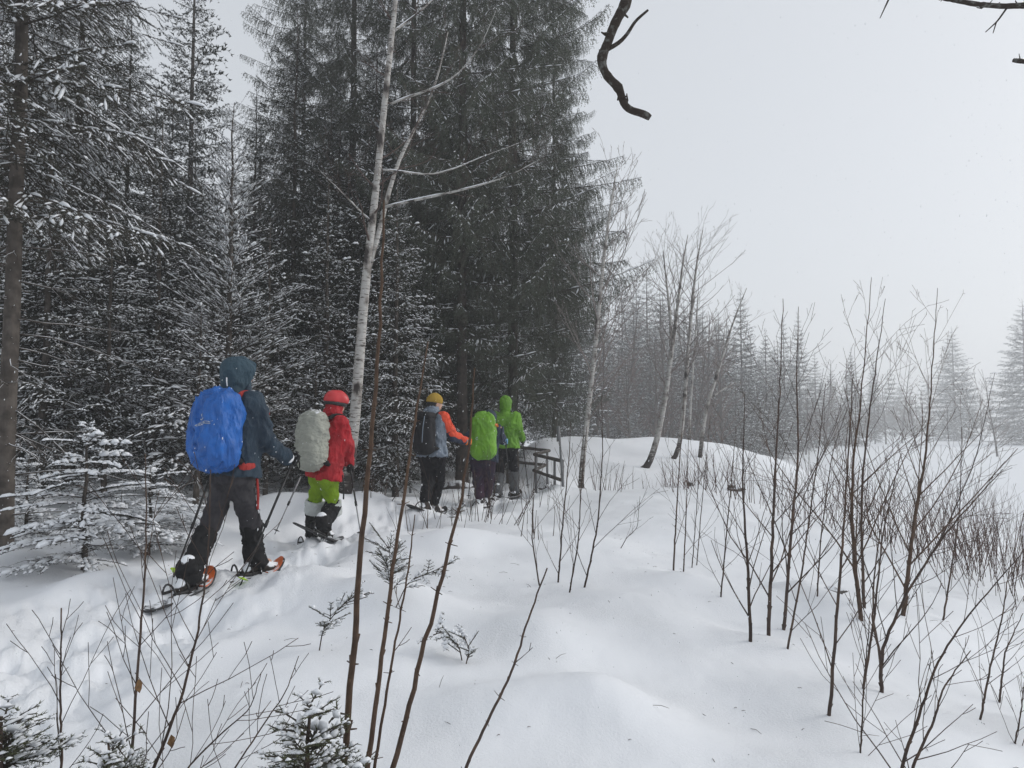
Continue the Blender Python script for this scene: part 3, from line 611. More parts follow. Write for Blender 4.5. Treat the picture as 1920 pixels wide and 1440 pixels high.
# a far wood that reads as one mass
F_tiny = [frond(L, rs(170 + i), .5, .36, .22, 9, .2, 3, .5, .16, 0, .03, min_sec=.4, wood3=False) for i, L in enumerate((1.4, 2.4))]
tiny = spruce('tiny_spruce', 15, 14, 2.9, .8, .9, 6, cone(.85, .6), lambda t: -.2 + .5 * t, lambda t: .05, F_tiny, .12, M_dk)
tv = np.zeros(len(tiny[1].vertices) * 3); tiny[1].vertices.foreach_get('co', tv); tv = tv.reshape(-1, 3); tt_ = np.array([p.vertices[:] for p in tiny[1].polygons])
for m in tiny[:2]: bpy.data.meshes.remove(m)
fw = MB(); rw = rs(31)
for i in range(75):
    px = rw.uniform(1060, 2300) if i < 60 else rw.uniform(-500, 1000); Y = rw.uniform(215, 300); g_ = gY(px, Y); s = rw.uniform(1.2, 1.75); a = rw.rand() * 6.28
    M_ = np.array([[math.cos(a), -math.sin(a), 0], [math.sin(a), math.cos(a), 0], [0, 0, 1]]); fw.add(tv @ M_.T * s + g_, tt_)
fo = obj('far_wood', fw.mesh('far_wood', [m_needle_far], False)); fo['kind'] = 'stuff'; fo['label'] = 'far wood fading into the snowy haze beyond the meadow'
# ---------------------------------------------------------------- saplings and shrubs
def sapling(px, Y, r0, r1, label, seed=0, nb=12, lb=.5, frm=.25, ang=.62, sub=1, m=None, group=None, stubs=False, dY=0, name='sapling', cat='sapling', leaf=None, side=None):
    """px: traced stem from its foot upward; Y None = where the foot meets the snow"""
    rng = rs(seed)
    if Y is None:
        b = gp(*px[0]); Y = b[1]; P = np.concatenate([[b - V(0, 0, .08)], poly(px[1:], Y, dY)])
    else:
        P = poly(px, Y, dY); b = gY(px[0][0] + (px[0][0] - px[1][0]) * .6, Y); P = np.concatenate([[b - V(0, 0, .08)], P])
    base = P[0] + V(0, 0, .08); root = empty(name, base, label, cat, group)
    Q, R = densify(P - base, np.linspace(r0, r1, len(P)), 30)
    Q[1:-1] += rng.normal(0, r0 * .18, (28, 3)) * V(1, 1, 0)
    sb, tb = MB(), MB(); sb.tube(Q, R, 7 if r0 > .006 else 5)
    L = np.linalg.norm(np.diff(Q, axis=0), axis=1).sum()
    for i in range(int(L / .09)):                                 # buds and nodes
        f = rng.uniform(.05, 1); j = min(int(f * 29), 28); d = nrm(Q[j + 1] - Q[j]); s = nrm(np.cross(d, rng.normal(0, 1, 3)))
        sb.tube([Q[j] - d * R[j] * .5, Q[j] + s * R[j] * .5 + d * R[j] * 1.2, Q[j] + s * R[j] * 1.3 + d * R[j] * 2.6], [R[j] * .8, R[j] * .75, R[j] * .25], 4)
        if stubs and rng.rand() < .6:
            for q in (1, -1):
                sb.tube([Q[j], Q[j] + s * q * (R[j] + rng.uniform(.008, .028)) + d * rng.uniform(-.004, .012)], [R[j] * .35, R[j] * .2], 4)
    a0 = rng.rand() * 6.28
    for i in range(nb):
        f = frm + (.93 - frm) * (i + rng.rand() * .8) / nb; x = f * 29; j = min(int(x), 28); d = nrm(Q[j + 1] - Q[j]); az = a0 + i * 2.4 + rng.normal(0, .4)
        u = nrm(np.cross(d, V(.2, 1, .1))); w = np.cross(d, u); s = u * math.cos(az) + w * math.sin(az) * .7
        if side is not None: s = nrm(s + V(*side))
        dd = nrm(d * math.cos(ang) + s * math.sin(ang)); l = 1.1 * lb * L * (1 - .75 * f) * rng.uniform(.55, 1.25) + .05
        limb(tb, Q[j], dd, l, max(r1 * .8, R[j] * .45), rng, sub, .05, .07, .15, .6, .0014, .5)
    if leaf:
        for f in leaf:
            q = Q[int(f * 29)]; lb_ = MB(); c = q + V(.01, -.01, -.02)
            pts = [c, c + V(.012, .004, -.012), c + V(.014, -.004, -.032), c + V(.002, .006, -.052), c + V(-.012, -.006, -.03), c + V(-.008, .004, -.012), c + V(.001, -.008, -.028)]
            lb_.add(pts, [[0, 1, 6], [1, 2, 6], [2, 3, 6], [3, 4, 6], [4, 5, 6], [5, 0, 6]])
            obj('dry_leaf', lb_.mesh('dry_leaf', [m_leaf]), root)
    obj('stem', sb.mesh('sapling_stem', [m or m_sap]), root)
    if tb.v: obj('twigs', tb.mesh('sapling_twigs', [m or m_sap]), root)['kind'] = 'stuff'
    return root
m_leaf = mat('dry_leaf', (.26, .15, .07), .8, .2, noise=(60, (.16, .09, .045), .4, .6))
GS = 'brown stems in the foreground'
sapling([(645, 1440), (663, 1220), (680, 1000), (697, 820), (710, 650), (718, 500), (720, 375)], 2.75, .0155, .004, 'thickest brown foreground stem, rising in front of the birch to its fork', 1, 0, stubs=True, m=m_stem, group=GS)
sapling([(690, 1440), (712, 1270), (735, 1080), (765, 880), (785, 740), (803, 640)], 2.7, .012, .0025, 'brown foreground stem crossing left of the third hiker, second tallest', 2, 0, stubs=True, m=m_stem, group=GS)
sapling([(702, 1440), (725, 1300), (748, 1170), (768, 1050), (778, 965)], 2.72, .0075, .002, 'thin short brown foreground stem ending below the third hiker', 3, 2, .12, .5, stubs=True, m=m_stem, group=GS)
sapling([(738, 1440), (785, 1250), (830, 1080), (862, 950), (880, 830), (890, 690)], 2.65, .012, .0025, 'slanting brown foreground stem reaching up past the green pack', 4, 0, stubs=True, m=m_stem, group=GS)
sapling([(873, 1440), (915, 1350), (962, 1255), (990, 1160), (1026, 1065)], 2.75, .0075, .0028, 'short curved dark stem alone in the middle of the snow', 5, 1, .06, .6, stubs=True, m=m_sap, group=GS)
GL = 'twiggy saplings in the lower left corner'
sapling([(116, 1440), (113, 1290), (115, 1140)], 2.7, .006, .0025, 'twiggy sapling lowest in the left corner, left of the dry leaf', 6, 9, .55, .1, .6, 1, group=GL)
sapling([(246, 1440), (258, 1260), (272, 1080), (275, 960), (272, 850)], 2.6, .0065, .0016, 'thin sapling with a dry leaf crossing the rear snowshoe', 7, 13, .42, .05, .75, 1, group=GL, leaf=[.42])
sapling([(290, 1440), (340, 1310), (375, 1170), (392, 1020), (395, 880)], 2.65, .0075, .0016, 'thin sapling rising in front of the blue pack hiker\'s trailing leg', 8, 16, .45, .05, .75, 1, group=GL, leaf=[.30])
sapling([(440, 1440), (500, 1350), (535, 1300), (560, 1230)], 2.7, .004, .0015, 'small slanting sapling beside the snowy spruce shoot', 9, 8, .5, .1, .7, 1, group=GL)
sapling([(350, 1440), (420, 1370), (470, 1330), (490, 1260)], 2.55, .004, .0013, 'low bushy sapling between the dry leaf and the spruce shoot', 10, 10, .6, .1, .7, 1, group=GL)
GR = 'dark saplings on the right bank'
R_ = [
 ([(1407, 1205), (1402, 1060), (1392, 910), (1396, 740)], .013, 12, 'first of the clustered saplings from the left, with a low bent side branch'),
 ([(1440, 1192), (1447, 1035), (1452, 910), (1460, 780), (1468, 560)], .014, 14, 'tall straight dark sapling, left one of the two beside the slim spruce tops'),
 ([(1467, 1182), (1485, 985), (1497, 860), (1494, 700), (1497, 575)], .014, 13, 'tall straight dark sapling, right one of the two beside the slim spruce tops'),
 ([(1472, 1216), (1502, 1085), (1530, 885), (1548, 720)], .008, 10, 'slanting thin sapling rooted right of the two tall straight ones'),
 ([(1552, 1345), (1567, 1180), (1580, 1010), (1590, 860), (1600, 700)], .010, 9, 'lone dark sapling rooted low in open snow right of centre'),
 ([(1617, 1165), (1602, 1060), (1597, 935), (1600, 860), (1615, 740), (1634, 520)], .019, 18, 'thickest twin sapling whose tip stands highest on the right'),
 ([(1621, 1140), (1614, 1000), (1618, 880), (1640, 700), (1660, 560)], .014, 14, 'second stem close beside the highest sapling'),
 ([(1692, 1155), (1707, 1035), (1722, 935), (1735, 860), (1746, 740), (1758, 540)], .020, 18, 'stout reddish sapling with a straight whip top near the broad far spruce'),
 ([(1652, 1300), (1653, 1220), (1700, 1110), (1780, 990), (1880, 880)], .012, 13, 'leaning sapling that forks low and sweeps far to the right'),
 ([(1652, 1290), (1651, 1225), (1635, 1165), (1640, 1060), (1668, 900)], .010, 9, 'upright fork beside the low leaning sapling'),
 ([(1615, 1292), (1640, 1150), (1655, 1000), (1690, 850)], .008, 9, 'thin sapling directly behind the low forked one'),
 ([(1832, 1350), (1855, 1260), (1880, 1155), (1895, 1050)], .007, 10, 'slender sapling rooted near the lower right corner'),
 ([(1870, 1317), (1885, 1220), (1918, 1150)], .008, 8, 'sapling leaning out of the right edge'),
 ([(1262, 1070), (1268, 960), (1276, 840), (1284, 740)], .010, 3, 'straight bare whip left of the cluster, the tallest of four'),
 ([(1281, 1072), (1287, 950), (1291, 820)], .007, 4, 'straight bare whip second of four left of the cluster'),
 ([(1296, 1065), (1306, 960), (1312, 850)], .006, 5, 'straight bare whip third of four left of the cluster'),
 ([(1305, 1060), (1318, 925), (1332, 780)], .006, 6, 'straight bare whip rightmost of four left of the cluster'),
 ([(1015, 1099), (997, 1010), (1000, 950), (1004, 830)], .007, 7, 'thin sapling below the railing, leftmost of its group'),
 ([(1045, 1092), (1057, 960), (1067, 860), (1070, 790)], .008, 10, 'thin sapling below the railing, second of its group'),
 ([(1065, 1112), (1085, 1010), (1090, 910), (1100, 800)], .007, 8, 'thin sapling below the slim birch, third of its group'),
 ([(1092, 1102), (1120, 990), (1130, 860), (1128, 740)], .009, 9, 'thin sapling in front of the slim birch, rightmost of its group'),
 ([(1157, 1027), (1175, 1008), (1195, 990), (1200, 930)], .005, 7, 'small bowed twig plant on the open plateau'),
 ([(1765, 1162), (1785, 1060), (1800, 950), (1803, 800)], .009, 11, 'sapling behind the stout reddish one'),
 ([(1700, 1100), (1770, 1000), (1830, 860), (1865, 700)], .011, 12, 'long slanting sapling with its tip before the far right spruce'),
 ([(1530, 1120), (1540, 1000), (1560, 850), (1590, 760)], .007, 11, 'thin sapling between the slanting one and the highest one'),
 ([(1350, 1120), (1362, 1000), (1372, 900), (1380, 800)], .007, 10, 'thin sapling just left of the cluster foot'),
]
for i, (px, r, nb, lab) in enumerate(R_):
    sapling(px, None, r, .0022, lab, 40 + i, int(nb * 1.1), .40, .12, .62, 2 if r > .015 else 1, group=GR, m=m_sap if r < .018 else m_stem)
for i, (px, Y, r, lab) in enumerate([([(1612, 1440), (1620, 1275), (1632, 1150)], 3.4, .006, 'thin sapling cut by the bottom edge, left of the corner pair'),
        ([(1688, 1440), (1720, 1350), (1760, 1235), (1810, 1160), (1910, 1045)], 3.2, .009, 'long bluish sapling leaning far right from the bottom edge'),
        ([(1710, 1440), (1750, 1355), (1768, 1290), (1820, 1220)], 3.1, .008, 'branched sapling right of the long leaning one at the bottom edge'),
        ([(1902, 1400), (1915, 1330), (1925, 1250)], 3.9, .006, 'sapling half cut by the right edge near the corner')]):
    sapling(px, Y, r, .002, lab, 80 + i, 10, .5, .05, .7, 1, group=GR)
# low shrubs of many thin stems
def shrub(loc, seed, n, h, spread, r, m, label, group, lean=(0, 0), sub=1):
    rng = rs(seed); root = empty('shrub', loc, label, 'shrub', group); sb = MB()
    for i in range(n):
        b = rng.normal(0, spread * .35, 2); z0 = gz(loc[0] + b[0], loc[1] + b[1]) - loc[2] - .05
        d = nrm(V(b[0] * .5 + lean[0] + rng.normal(0, .15), b[1] * .5 + lean[1] + rng.normal(0, .15), 1)); limb(sb, V(b[0], b[1], z0), d, h * rng.uniform(.5, 1.15), r * rng.uniform(.6, 1.2), rng, sub, .03, .05, .22, .5, .0012, .4)
    obj('stems', sb.mesh('shrub_stems', [m]), root)['kind'] = 'stuff'
    return root
GT = 'reddish thickets along the bank'
lab_t = ['reddish thicket at the right edge, nearest of the row', 'reddish thicket behind the nearest one', 'reddish thicket left of the stout sapling foot', 'reddish thicket below the broad far spruce', 'reddish thicket on the meadow rim',
         'reddish thicket behind the highest sapling', 'sparse thicket behind the two tall straight saplings', 'sparse thicket on the bank edge right of the four whips', 'sparse thicket beside the foot of the leaning birch', 'sparse thicket by the crooked birch foot',
         'sparse thicket below the slim birch', 'sparse thicket on the far bank between birch and whips', 'low thicket at the meadow side of the bank', 'dense thicket by the right frame edge, farther one']
for i, (px, Y, n, h, sp) in enumerate([(1895, 8.2, 46, 1.15, 1.0), (1850, 9.5, 48, 1.2, 1.2), (1735, 9.2, 40, 1.1, 1.0), (1790, 11.0, 48, 1.2, 1.5), (1840, 13.5, 50, 1.3, 1.9), (1640, 10.5, 40, 1.0, 1.1), (1520, 12.0, 36, .9, 1.3), (1400, 13.0, 34, .9, 1.3), (1330, 16.5, 34, .9, 1.5), (1230, 16.0, 30, .8, 1.3), (1130, 14.2, 22, .7, 1.0), (1290, 14.0, 22, .7, 1.2), (1600, 15.0, 46, 1.0, 2.2), (1915, 10.8, 50, 1.35, 1.4)]):
    shrub(gY(px, Y), 200 + i, n, h, sp, .0032 + .0002 * Y, m_redtwig, lab_t[i], GT)
shrub(gY(905, 9.6), 231, 30, .95, .75, .005, m_sap, 'thicket of thin dark shoots in front of the green pack hiker', None, (.12, 0))
shrub(gY(800, 8.8), 232, 12, .75, .7, .0045, m_sap, 'loose thin shoots in front of the third hiker', None)
shrub(gY(1010, 11.2), 233, 10, .9, .8, .0045, m_sap, 'few thin shoots in front of the railing', None)
shrub(gY(975, 7.9), 234, 7, .45, .5, .006, m_sap, 'short cut stalks in the open snow below the two green hikers', None, (0, 0), 0)
shrub(gY(690, 11.0), 235, 22, .6, .8, .005, m_sap, 'low tangle of dead twigs at the birch foot', None)
# spruce sprigs poking out of the snow
def sprig(name, pts, label, seed, group=None, fr=None, n=9, ls=.10, snow=.4, stemr=.004):
    rng = rs(seed); b = pts[0]; root = empty(name, b, label, 'spruce shoot', group); Q, R = densify(np.array(pts) - b, np.linspace(stemr, .002, len(pts)), 16)
    sb = MB(); sb.tube(Q, R, 5); nv, wv, wt, sv, st = [], [], [], [], []; wn = sn = 0
    for i in range(n):
        f = .30 + .7 * (i + rng.rand()) / n; j = min(int(f * 15), 14); d0 = nrm(Q[j + 1] - Q[j]); d = nrm(d0 * .6 + rng.normal(0, .6, 3) * V(1, 1, .5)); l = ls * rng.uniform(.7, 1.4)
        F = frond(l, rng, .022, .42, .03, .9, .03, 330, .012, .0019, snow, .009, min_sec=.02, bare=.2)
        y = nrm(np.cross(V(0, 0, 1), d)); z = np.cross(d, y); M_ = np.stack([d, y, z], 1)
        nv.append(F['n'] @ M_.T + Q[j]); wv.append(F['w'] @ M_.T + Q[j]); wt.append(F['tw'] + wn); wn += len(F['w']); sv.append(F['s'] @ M_.T + Q[j]); st.append(F['ts'] + sn); sn += len(F['s'])
    nv = np.concatenate(nv); wv = np.concatenate(wv); t1 = np.arange(len(nv)).reshape(-1, 3); t2 = np.concatenate(wt)
    obj('needles', mesh_np('sprig_needles', np.concatenate([nv, wv]), np.concatenate([t1, t2 + len(nv)]), None, [m_sprig, m_twig], np.concatenate([np.zeros(len(t1)), np.ones(len(t2))]), None, False), root)
    if sn: obj('branch_snow', mesh_np('sprig_snow', np.concatenate(sv), np.concatenate(st), None, [m_flake], None, None, True), root)['kind'] = 'stuff'
    obj('stem', sb.mesh('sprig_stem', [m_sap]), root)
m_sprig = mat('sprig_needles', (.115, .125, .055), .7, .25, noise=(30, (.075, .09, .045), .4, .6))
def sp(px, Y, sink=.05): P = [at(a, b, Y) for a, b in px]; P[0] = P[0] * 1.0; return P
def spg(px, dY=0):
    b = gp(*px[0]); return [b - V(0, 0, .03)] + [at(x, y, b[1] + dY * (i + 1)) for i, (x, y) in enumerate(px[1:])]
sprig('spruce_shoot', spg([(728, 1135), (735, 1080), (728, 1020)]), 'green spruce shoot poking from a snow hump behind the two brown stems', 301, n=22, ls=.17, snow=.25)
sprig('spruce_shoot', spg([(738, 1140), (765, 1090), (815, 1070), (848, 1055)]), 'thin spruce twig reaching right from the snow hump', 302, n=13, ls=.10, snow=.3)
sprig('spruce_shoot', spg([(597, 1222), (605, 1180), (640, 1135), (668, 1115)]), 'curved spruce twig with a bare foot left of the thickest brown stem', 303, n=20, ls=.10, snow=.35)
sprig('spruce_shoot', spg([(868, 1240), (862, 1215), (850, 1195), (830, 1185), (812, 1190)]), 'drooping little spruce twig right of the slanting brown stem', 304, n=14, ls=.09, snow=.4)
sprig('spruce_shoot', spg([(872, 1245), (880, 1218), (870, 1192)]), 'tiny drooping spruce twig at the snow beside the drooping one', 305, n=10, ls=.08, snow=.4)
sprig('spruce_shoot', spg([(850, 985), (845, 970), (862, 955)]), 'snow-flecked spruce twig lying on the snow before the third hiker', 306, n=8, ls=.14, snow=.6)
T_shoot = spruce('spruce_seedling', 44, .42, .20, .05, .045, 5, cone(.5, .6), lambda t: .35 + .5 * t, lambda t: -.1, [frond(L, rs(400 + i), .02, .40, .0, .03, .03, 440, .0125, .0023, .34, .009, min_sec=.025, bare=.15) for i, L in enumerate((.07, .11, .17, .22))], .006, (m_sprig, m_twig, m_sap))
def shoot(px, Y, top, label, rz, w=1.0):
    g_ = gY(px, Y); s = (at(px, top, Y)[2] - g_[2]) / .42; t = place_tree(T_shoot, g_, rz, label, 'spruce seedlings at the bottom edge', (s * w, s * w, s), 'spruce_seedling', 'seedling')
shoot(592, 2.55, 1325, 'spruce seedling with clear needle whorls at the bottom edge', .3, 1.3)
shoot(30, 2.5, 1345, 'spruce seedling cut by the lower left corner', 1.1, 1.9)
shoot(228, 2.45, 1392, 'tiny dark spruce seedling low behind the dry leaf', 2.1, 1.2)
# dark boughs hanging into the top of the picture
def hang(px, Y, r, label, seed, limbs=(), m=None):
    rng = rs(seed); P = poly(px, Y); base = P[0]; root = empty('overhanging_branch', base, label, 'branch'); mb = MB(); Q, R = densify(P - base, r, 60); R = R * (1 + .05 * rng.normal(0, 1, 60)); mb.tube(Q, R, 9)
    obj('bough', mb.mesh('bough', [m_bough]), root)
    for i in range(9):
        j = rng.randint(8, 57); d = nrm(rng.normal(0, 1, 3) * V(1, .6, 1)); sb_ = MB(); sb_.tube([Q[j], Q[j] + d * (R[j] + .008), Q[j] + nrm(d + rng.normal(0, .4, 3)) * (R[j] + rng.uniform(.014, .04))], [R[j] * .42, R[j] * .3, R[j] * .14], 6); obj('spur', sb_.mesh('spur', [m_bough]), root)
    tb = MB()
    for pl, rr in limbs:
        q, r2 = densify(poly(pl, Y) - base, rr, 14); tb = MB(); tb.tube(q, r2, 6); obj('side_twig', tb.mesh('side_twig', [m_bough]), root)
    if tb.v: pass
m_bough = mat('bough_bark', (.045, .037, .032), .9, .1, noise=(38, (.13, .13, .12), .54, .66), bump=(70, 1.0, (1, 1, 1), .008))
hang([(1215, -160), (1190, -60), (1174, 0), (1172, 12), (1160, 30), (1147, 58), (1140, 80), (1128, 106), (1127, 118), (1134, 136), (1146, 152), (1160, 162), (1164, 176), (1170, 198), (1184, 208), (1200, 211), (1218, 218), (1219, 221)], 3.0, [.028, .026, .0235, .025, .022, .021, .020, .0215, .020, .018, .0185, .020, .016, .017, .0155, .015, .016, .012], 'crooked dark bough hanging into the sky with a broken tip', 1,
     [([(1138, 93), (1162, 80), (1178, 62), (1190, 40), (1215, 19)], [.010, .009, .008, .007, .005]), ([(1155, 165), (1162, 172), (1158, 188)], [.008, .006, .004])])
hang([(2010, 30), (1930, 10), (1880, 12), (1830, 8), (1765, -4), (1700, -40)], 3.4, [.016, .015, .013, .012, .010, .008], 'thin dark bough crossing the upper right corner', 2,
     [([(1890, 12), (1870, 40), (1848, 60)], [.005, .004, .0025]), ([(1675, -20), (1662, 8), (1650, 34)], [.005, .004, .002]), ([(1868, 42), (1862, 62)], [.003, .002])])
hang([(1990, 96), (1940, 118), (1900, 113)], 3.3, [.012, .012, .010], 'stub of dark bough at the right edge', 3)
# stones and earth showing through the snow
m_rock = mat('stone', (.075, .07, .065), .9, .2, noise=(8, (.14, .13, .12), .4, .65), bump=(14, .8, (1, 1, 1), .02), snow=(1.0, 6, 1.0))
def rock(px, Y, w, h, label, seed):
    rng = rs(seed); p = gY(px, Y); mb = MB(); n = 10; v = []
    for i in range(n + 1):
        for j in range(16):
            a = math.pi * i / n; b = 2 * math.pi * j / 16; d = V(math.sin(a) * math.cos(b), math.sin(a) * math.sin(b), math.cos(a)); k = 1 + .9 * vnoise3((d * 2.1 + seed)[None])[0] + .3 * vnoise3((d * 5 + seed)[None])[0]
            v.append(d * k * V(w, w * .6, h))
    q = [[i * 16 + j, (i + 1) * 16 + j, (i + 1) * 16 + (j + 1) % 16, i * 16 + (j + 1) % 16] for i in range(n) for j in range(16)]
    mb.add(v, None, q); o = obj('stone', mb.mesh('stone', [m_rock]), None, p); tag(o, label, 'stone', 'stones and earth showing through the snow')
for i, a in enumerate([(1172, 16.2, .26, .13, 'low dark stone in the snow right of the slim birch foot'), (1300, 17.5, .22, .12, 'dark stone patch under the tallest hazy birch'), (1345, 17.0, .2, .12, 'dark stone patch below the leaning birch'), (1035, 14.8, .22, .10, 'dark earth hump under the footbridge railing'),
        (1440, 17, .22, .14, 'dark stone patch behind the two tall straight saplings'), (1375, 14.6, .18, .10, 'broken stone bank right of the whips'), (1555, 6.4, .09, .05, 'small stone under a snow cap behind the sapling cluster'), (862, 14.4, .34, .12, 'brown earth bank under the old spruce')]):
    rock(*a, 500 + i)
# footbridge railing
m_rail = mat('weathered_wood', (.085, .075, .066), .85, .2, noise=(6, (.045, .04, .036), .35, .65), bump=(20, .6, (1, 1, 1), .006), snow=(1.42, 9, .9))
m_steel = mat('grey_post', (.13, .133, .137), .5, .4)
def railing(rails, posts, label, r=.035):
    a = rails[0][0]; base = V(*at(*a)); base[2] = gz(base[0], base[1]); root = empty('footbridge_railing', base, label, 'railing')
    for (p, q, *m) in rails:
        mb = MB(); A, B = at(*p) - base, at(*q) - base; k = np.linspace(0, 1, 6)[:, None]; mb.tube(A + (B - A) * k, np.full(6, r), 8); obj('rail', mb.mesh('rail', [m_rail]), root)
    for px, py, Y in posts:
        t = at(px, py, Y); mb = MB(); z0 = gz(t[0], t[1]) - .2; b = V(t[0], t[1], z0); mb.tube([b - base, t - base], [.026, .026], 8); obj('post', mb.mesh('post', [m_steel]), root)
railing([((950, 836, 16.6), (1030, 845, 15.9)), ((1030, 845, 15.9), (1002, 852, 14.2)), ((1002, 852, 14.2), (1056, 865, 13.6)), ((945, 864, 16.6), (1023, 872, 15.9)), ((1023, 872, 15.9), (1001, 882, 14.2)), ((1001, 882, 14.2), (1052, 900, 13.6))],
        [(1005, 851, 14.2), (1026, 844, 15.9), (1040, 860, 13.8), (966, 838, 16.5), (1055, 862, 13.6)], 'weathered wooden footbridge railing stepping down right of the green hiker')
railing([((690, 832, 15.5), (776, 828, 14.8)), ((690, 854, 15.5), (776, 848, 14.8))], [(700, 828, 15.4), (770, 824, 14.8)], 'low snowy railing half hidden behind the black pack hiker')
sg = empty('marker_post', gY(1056, 13.5), 'slim grey marker post standing at the railing end', 'post'); mb = MB()
b_, t_ = gY(1056, 13.5) - V(0, 0, .2), at(1048, 800, 13.5); mb.tube([b_ - V(*sg.location), t_ - V(*sg.location)], [.024, .02], 8); obj('shaft', mb.mesh('marker_shaft', [m_steel]), sg)
mb = MB(); c_ = at(1047, 812, 13.5) - V(*sg.location); mb.tube([c_ - V(0, 0, .16), c_ + V(0, 0, .13)], [.036, .036], 10); obj('sleeve', mb.mesh('marker_sleeve', [m_steel]), sg)
# ---------------------------------------------------------------- surfaces grown from distance fields (bodies, clothes, packs)
def cap_d(P, a, b, ra, rb):
    ba = b - a; L2 = ba @ ba + 1e-9; h = np.clip(((P - a) @ ba) / L2, 0, 1); return np.linalg.norm(P - a - h[:, None] * ba, axis=1) - (ra + (rb - ra) * h)
def sdf_eval(P, prims, k):
    r = None
    for pr in prims:
        if callable(pr): d = pr(P)
        else: d = cap_d(P, *pr)
        if r is None: r = d
        else:
            h = np.clip(.5 + .5 * (r - d) / k, 0, 1); r = r + (d - r) * h - k * h * (1 - h)
    return r
def surface(field, lo, hi, h):
    """naive surface nets of field(P) < 0"""
    n = np.maximum(4, np.ceil((hi - lo) / h).astype(int) + 1); ax = [lo[i] + np.arange(n[i]) * h for i in range(3)]
    G = np.stack(np.meshgrid(*ax, indexing='ij'), -1); F = field(G.reshape(-1, 3)).reshape(n); S = F < 0
    acc = np.zeros((*(n - 1), 3)); cnt = np.zeros(n - 1)
    sl = lambda o: tuple(slice(o[i], n[i] - 1 + o[i]) for i in range(3))
    for a in range(3):
        e = [0, 0, 0]; e[a] = 1; b, c = [i for i in range(3) if i != a]
        for u in (0, 1):
            for w in (0, 1):
                o = [0, 0, 0]; o[b] = u; o[c] = w; o2 = [o[i] + e[i] for i in range(3)]
                f0, f1 = F[sl(o)], F[sl(o2)]; x = (f0 < 0) != (f1 < 0); t = np.where(x, f0 / np.where(x, f0 - f1, 1), 0)
                for i in range(3): acc[..., i] += np.where(x, o[i] + (t if i == a else 0), 0)
                cnt += x
    m = cnt > 0; idx = -np.ones(n - 1, int); idx[m] = np.arange(m.sum()); I = np.argwhere(m)
    v = lo + (I + acc[m] / cnt[m][:, None]) * h
    quads = []
    for a in range(3):
        b, c = (a + 1) % 3, (a + 2) % 3
        s0 = [slice(1, n[i] - 1) for i in range(3)]; s1 = list(s0); s0[a] = slice(0, n[a] - 1); s1[a] = slice(1, n[a])
        x0, x1 = S[tuple(s0)], S[tuple(s1)]; ch = x0 != x1; e = np.argwhere(ch); inside = x0[ch]; off = np.ones(3, int); off[a] = 0; e = e + off
        def cell(db, dc):
            q = e.copy(); q[:, b] -= db; q[:, c] -= dc; return idx[q[:, 0], q[:, 1], q[:, 2]]
        q = np.stack([cell(1, 1), cell(0, 1), cell(0, 0), cell(1, 0)], -1); q = np.where(inside[:, None], q, q[:, ::-1]); quads.append(q)
    return v, np.concatenate(quads)
def bounds(prims, pad):
    p = np.array([q for pr in prims if not callable(pr) for q in (pr[0], pr[1])]); r = max(max(pr[2], pr[3]) for pr in prims if not callable(pr))
    return p.min(0) - r - pad, p.max(0) + r + pad
def garment(name, prims, k, h, mats, root, cuts=(), wr=None, seed=0, label=None, keep=(), bnd=None):
    """cuts: (point, normal) keeps the side the normal points to; wr=(amplitude, size, stretch) cloth folds"""
    lo, hi = bnd if bnd else bounds(prims, .04)
    def f(P):
        d = sdf_eval(P, prims, k)
        if wr:
            q = P * np.array(wr[2]) / wr[1] + seed * 3.1
            q2 = q * 2.1 + 2.2 * vnoise3(q * .8 + 3)[:, None] + 40
            d = d + wr[0] * ((np.abs(vnoise3(q + 2.2 * vnoise3(q * .6 + 9)[:, None])) * 3.2 - .5) + .55 * (np.abs(vnoise3(q2)) * 3.2 - .5))
        for p, nn in cuts: d = np.maximum(d, -((P - p) @ nrm(nn)))
        return d
    v, q = surface(f, lo, hi, h); base = np.array(root.location) if root is not None else np.zeros(3)
    me = mesh_np(name, v - base, None, q, mats); o = obj(name, me, root)
    if label: o['label'] = label
    o_ = f; return o, o_
def cloth(name, col, rough=.75, spec=.25, snow=None, noise=None, bump=(16, .8, (1, 1, .6), .05)): return mat(name, col, rough, spec, noise, bump, snow)
m_skin = mat('skin', (.52, .33, .25), .55, .4); m_black = mat('black_fabric', (.013, .013, .014), .8, .2, bump=(40, .4, (1, 1, 1), .01), snow=(1.62, 26, 1.1))
m_plain_black = mat('black_plastic', (.015, .015, .016), .45, .4); m_white = mat('white_trim', (.75, .76, .78), .6); m_print = mat('print_grey', (.42, .46, .52), .6); m_neon = mat('neon_yellow', (.55, .85, .06), .5)
m_orange = mat('orange_plastic', (.62, .13, .03), .45, .4, snow=(1.25, 14, .9)); m_grey_metal = mat('pole_metal', (.25, .25, .26), .4, .5); m_bootsnow = mat('snowy_boot', (.022, .020, .019), .7, .2, noise=(30, (.045, .036, .030), .4, .6), snow=(.72, 16, 1.2))
m_deck = mat('snowshoe_deck', (.018, .018, .02), .5, .4, snow=(1.32, 18, .9))
def tubepart(name, pts, rad, m, root, n=8):
    mb = MB(); Q, R = densify(np.array(pts) - np.array(root.location), np.broadcast_to(rad, (len(pts),)), 14) if len(pts) > 2 else (np.array(pts) - np.array(root.location), np.broadcast_to(rad, (len(pts),)))
    mb.tube(Q, R, n); return obj(name, mb.mesh(name, [m]), root)
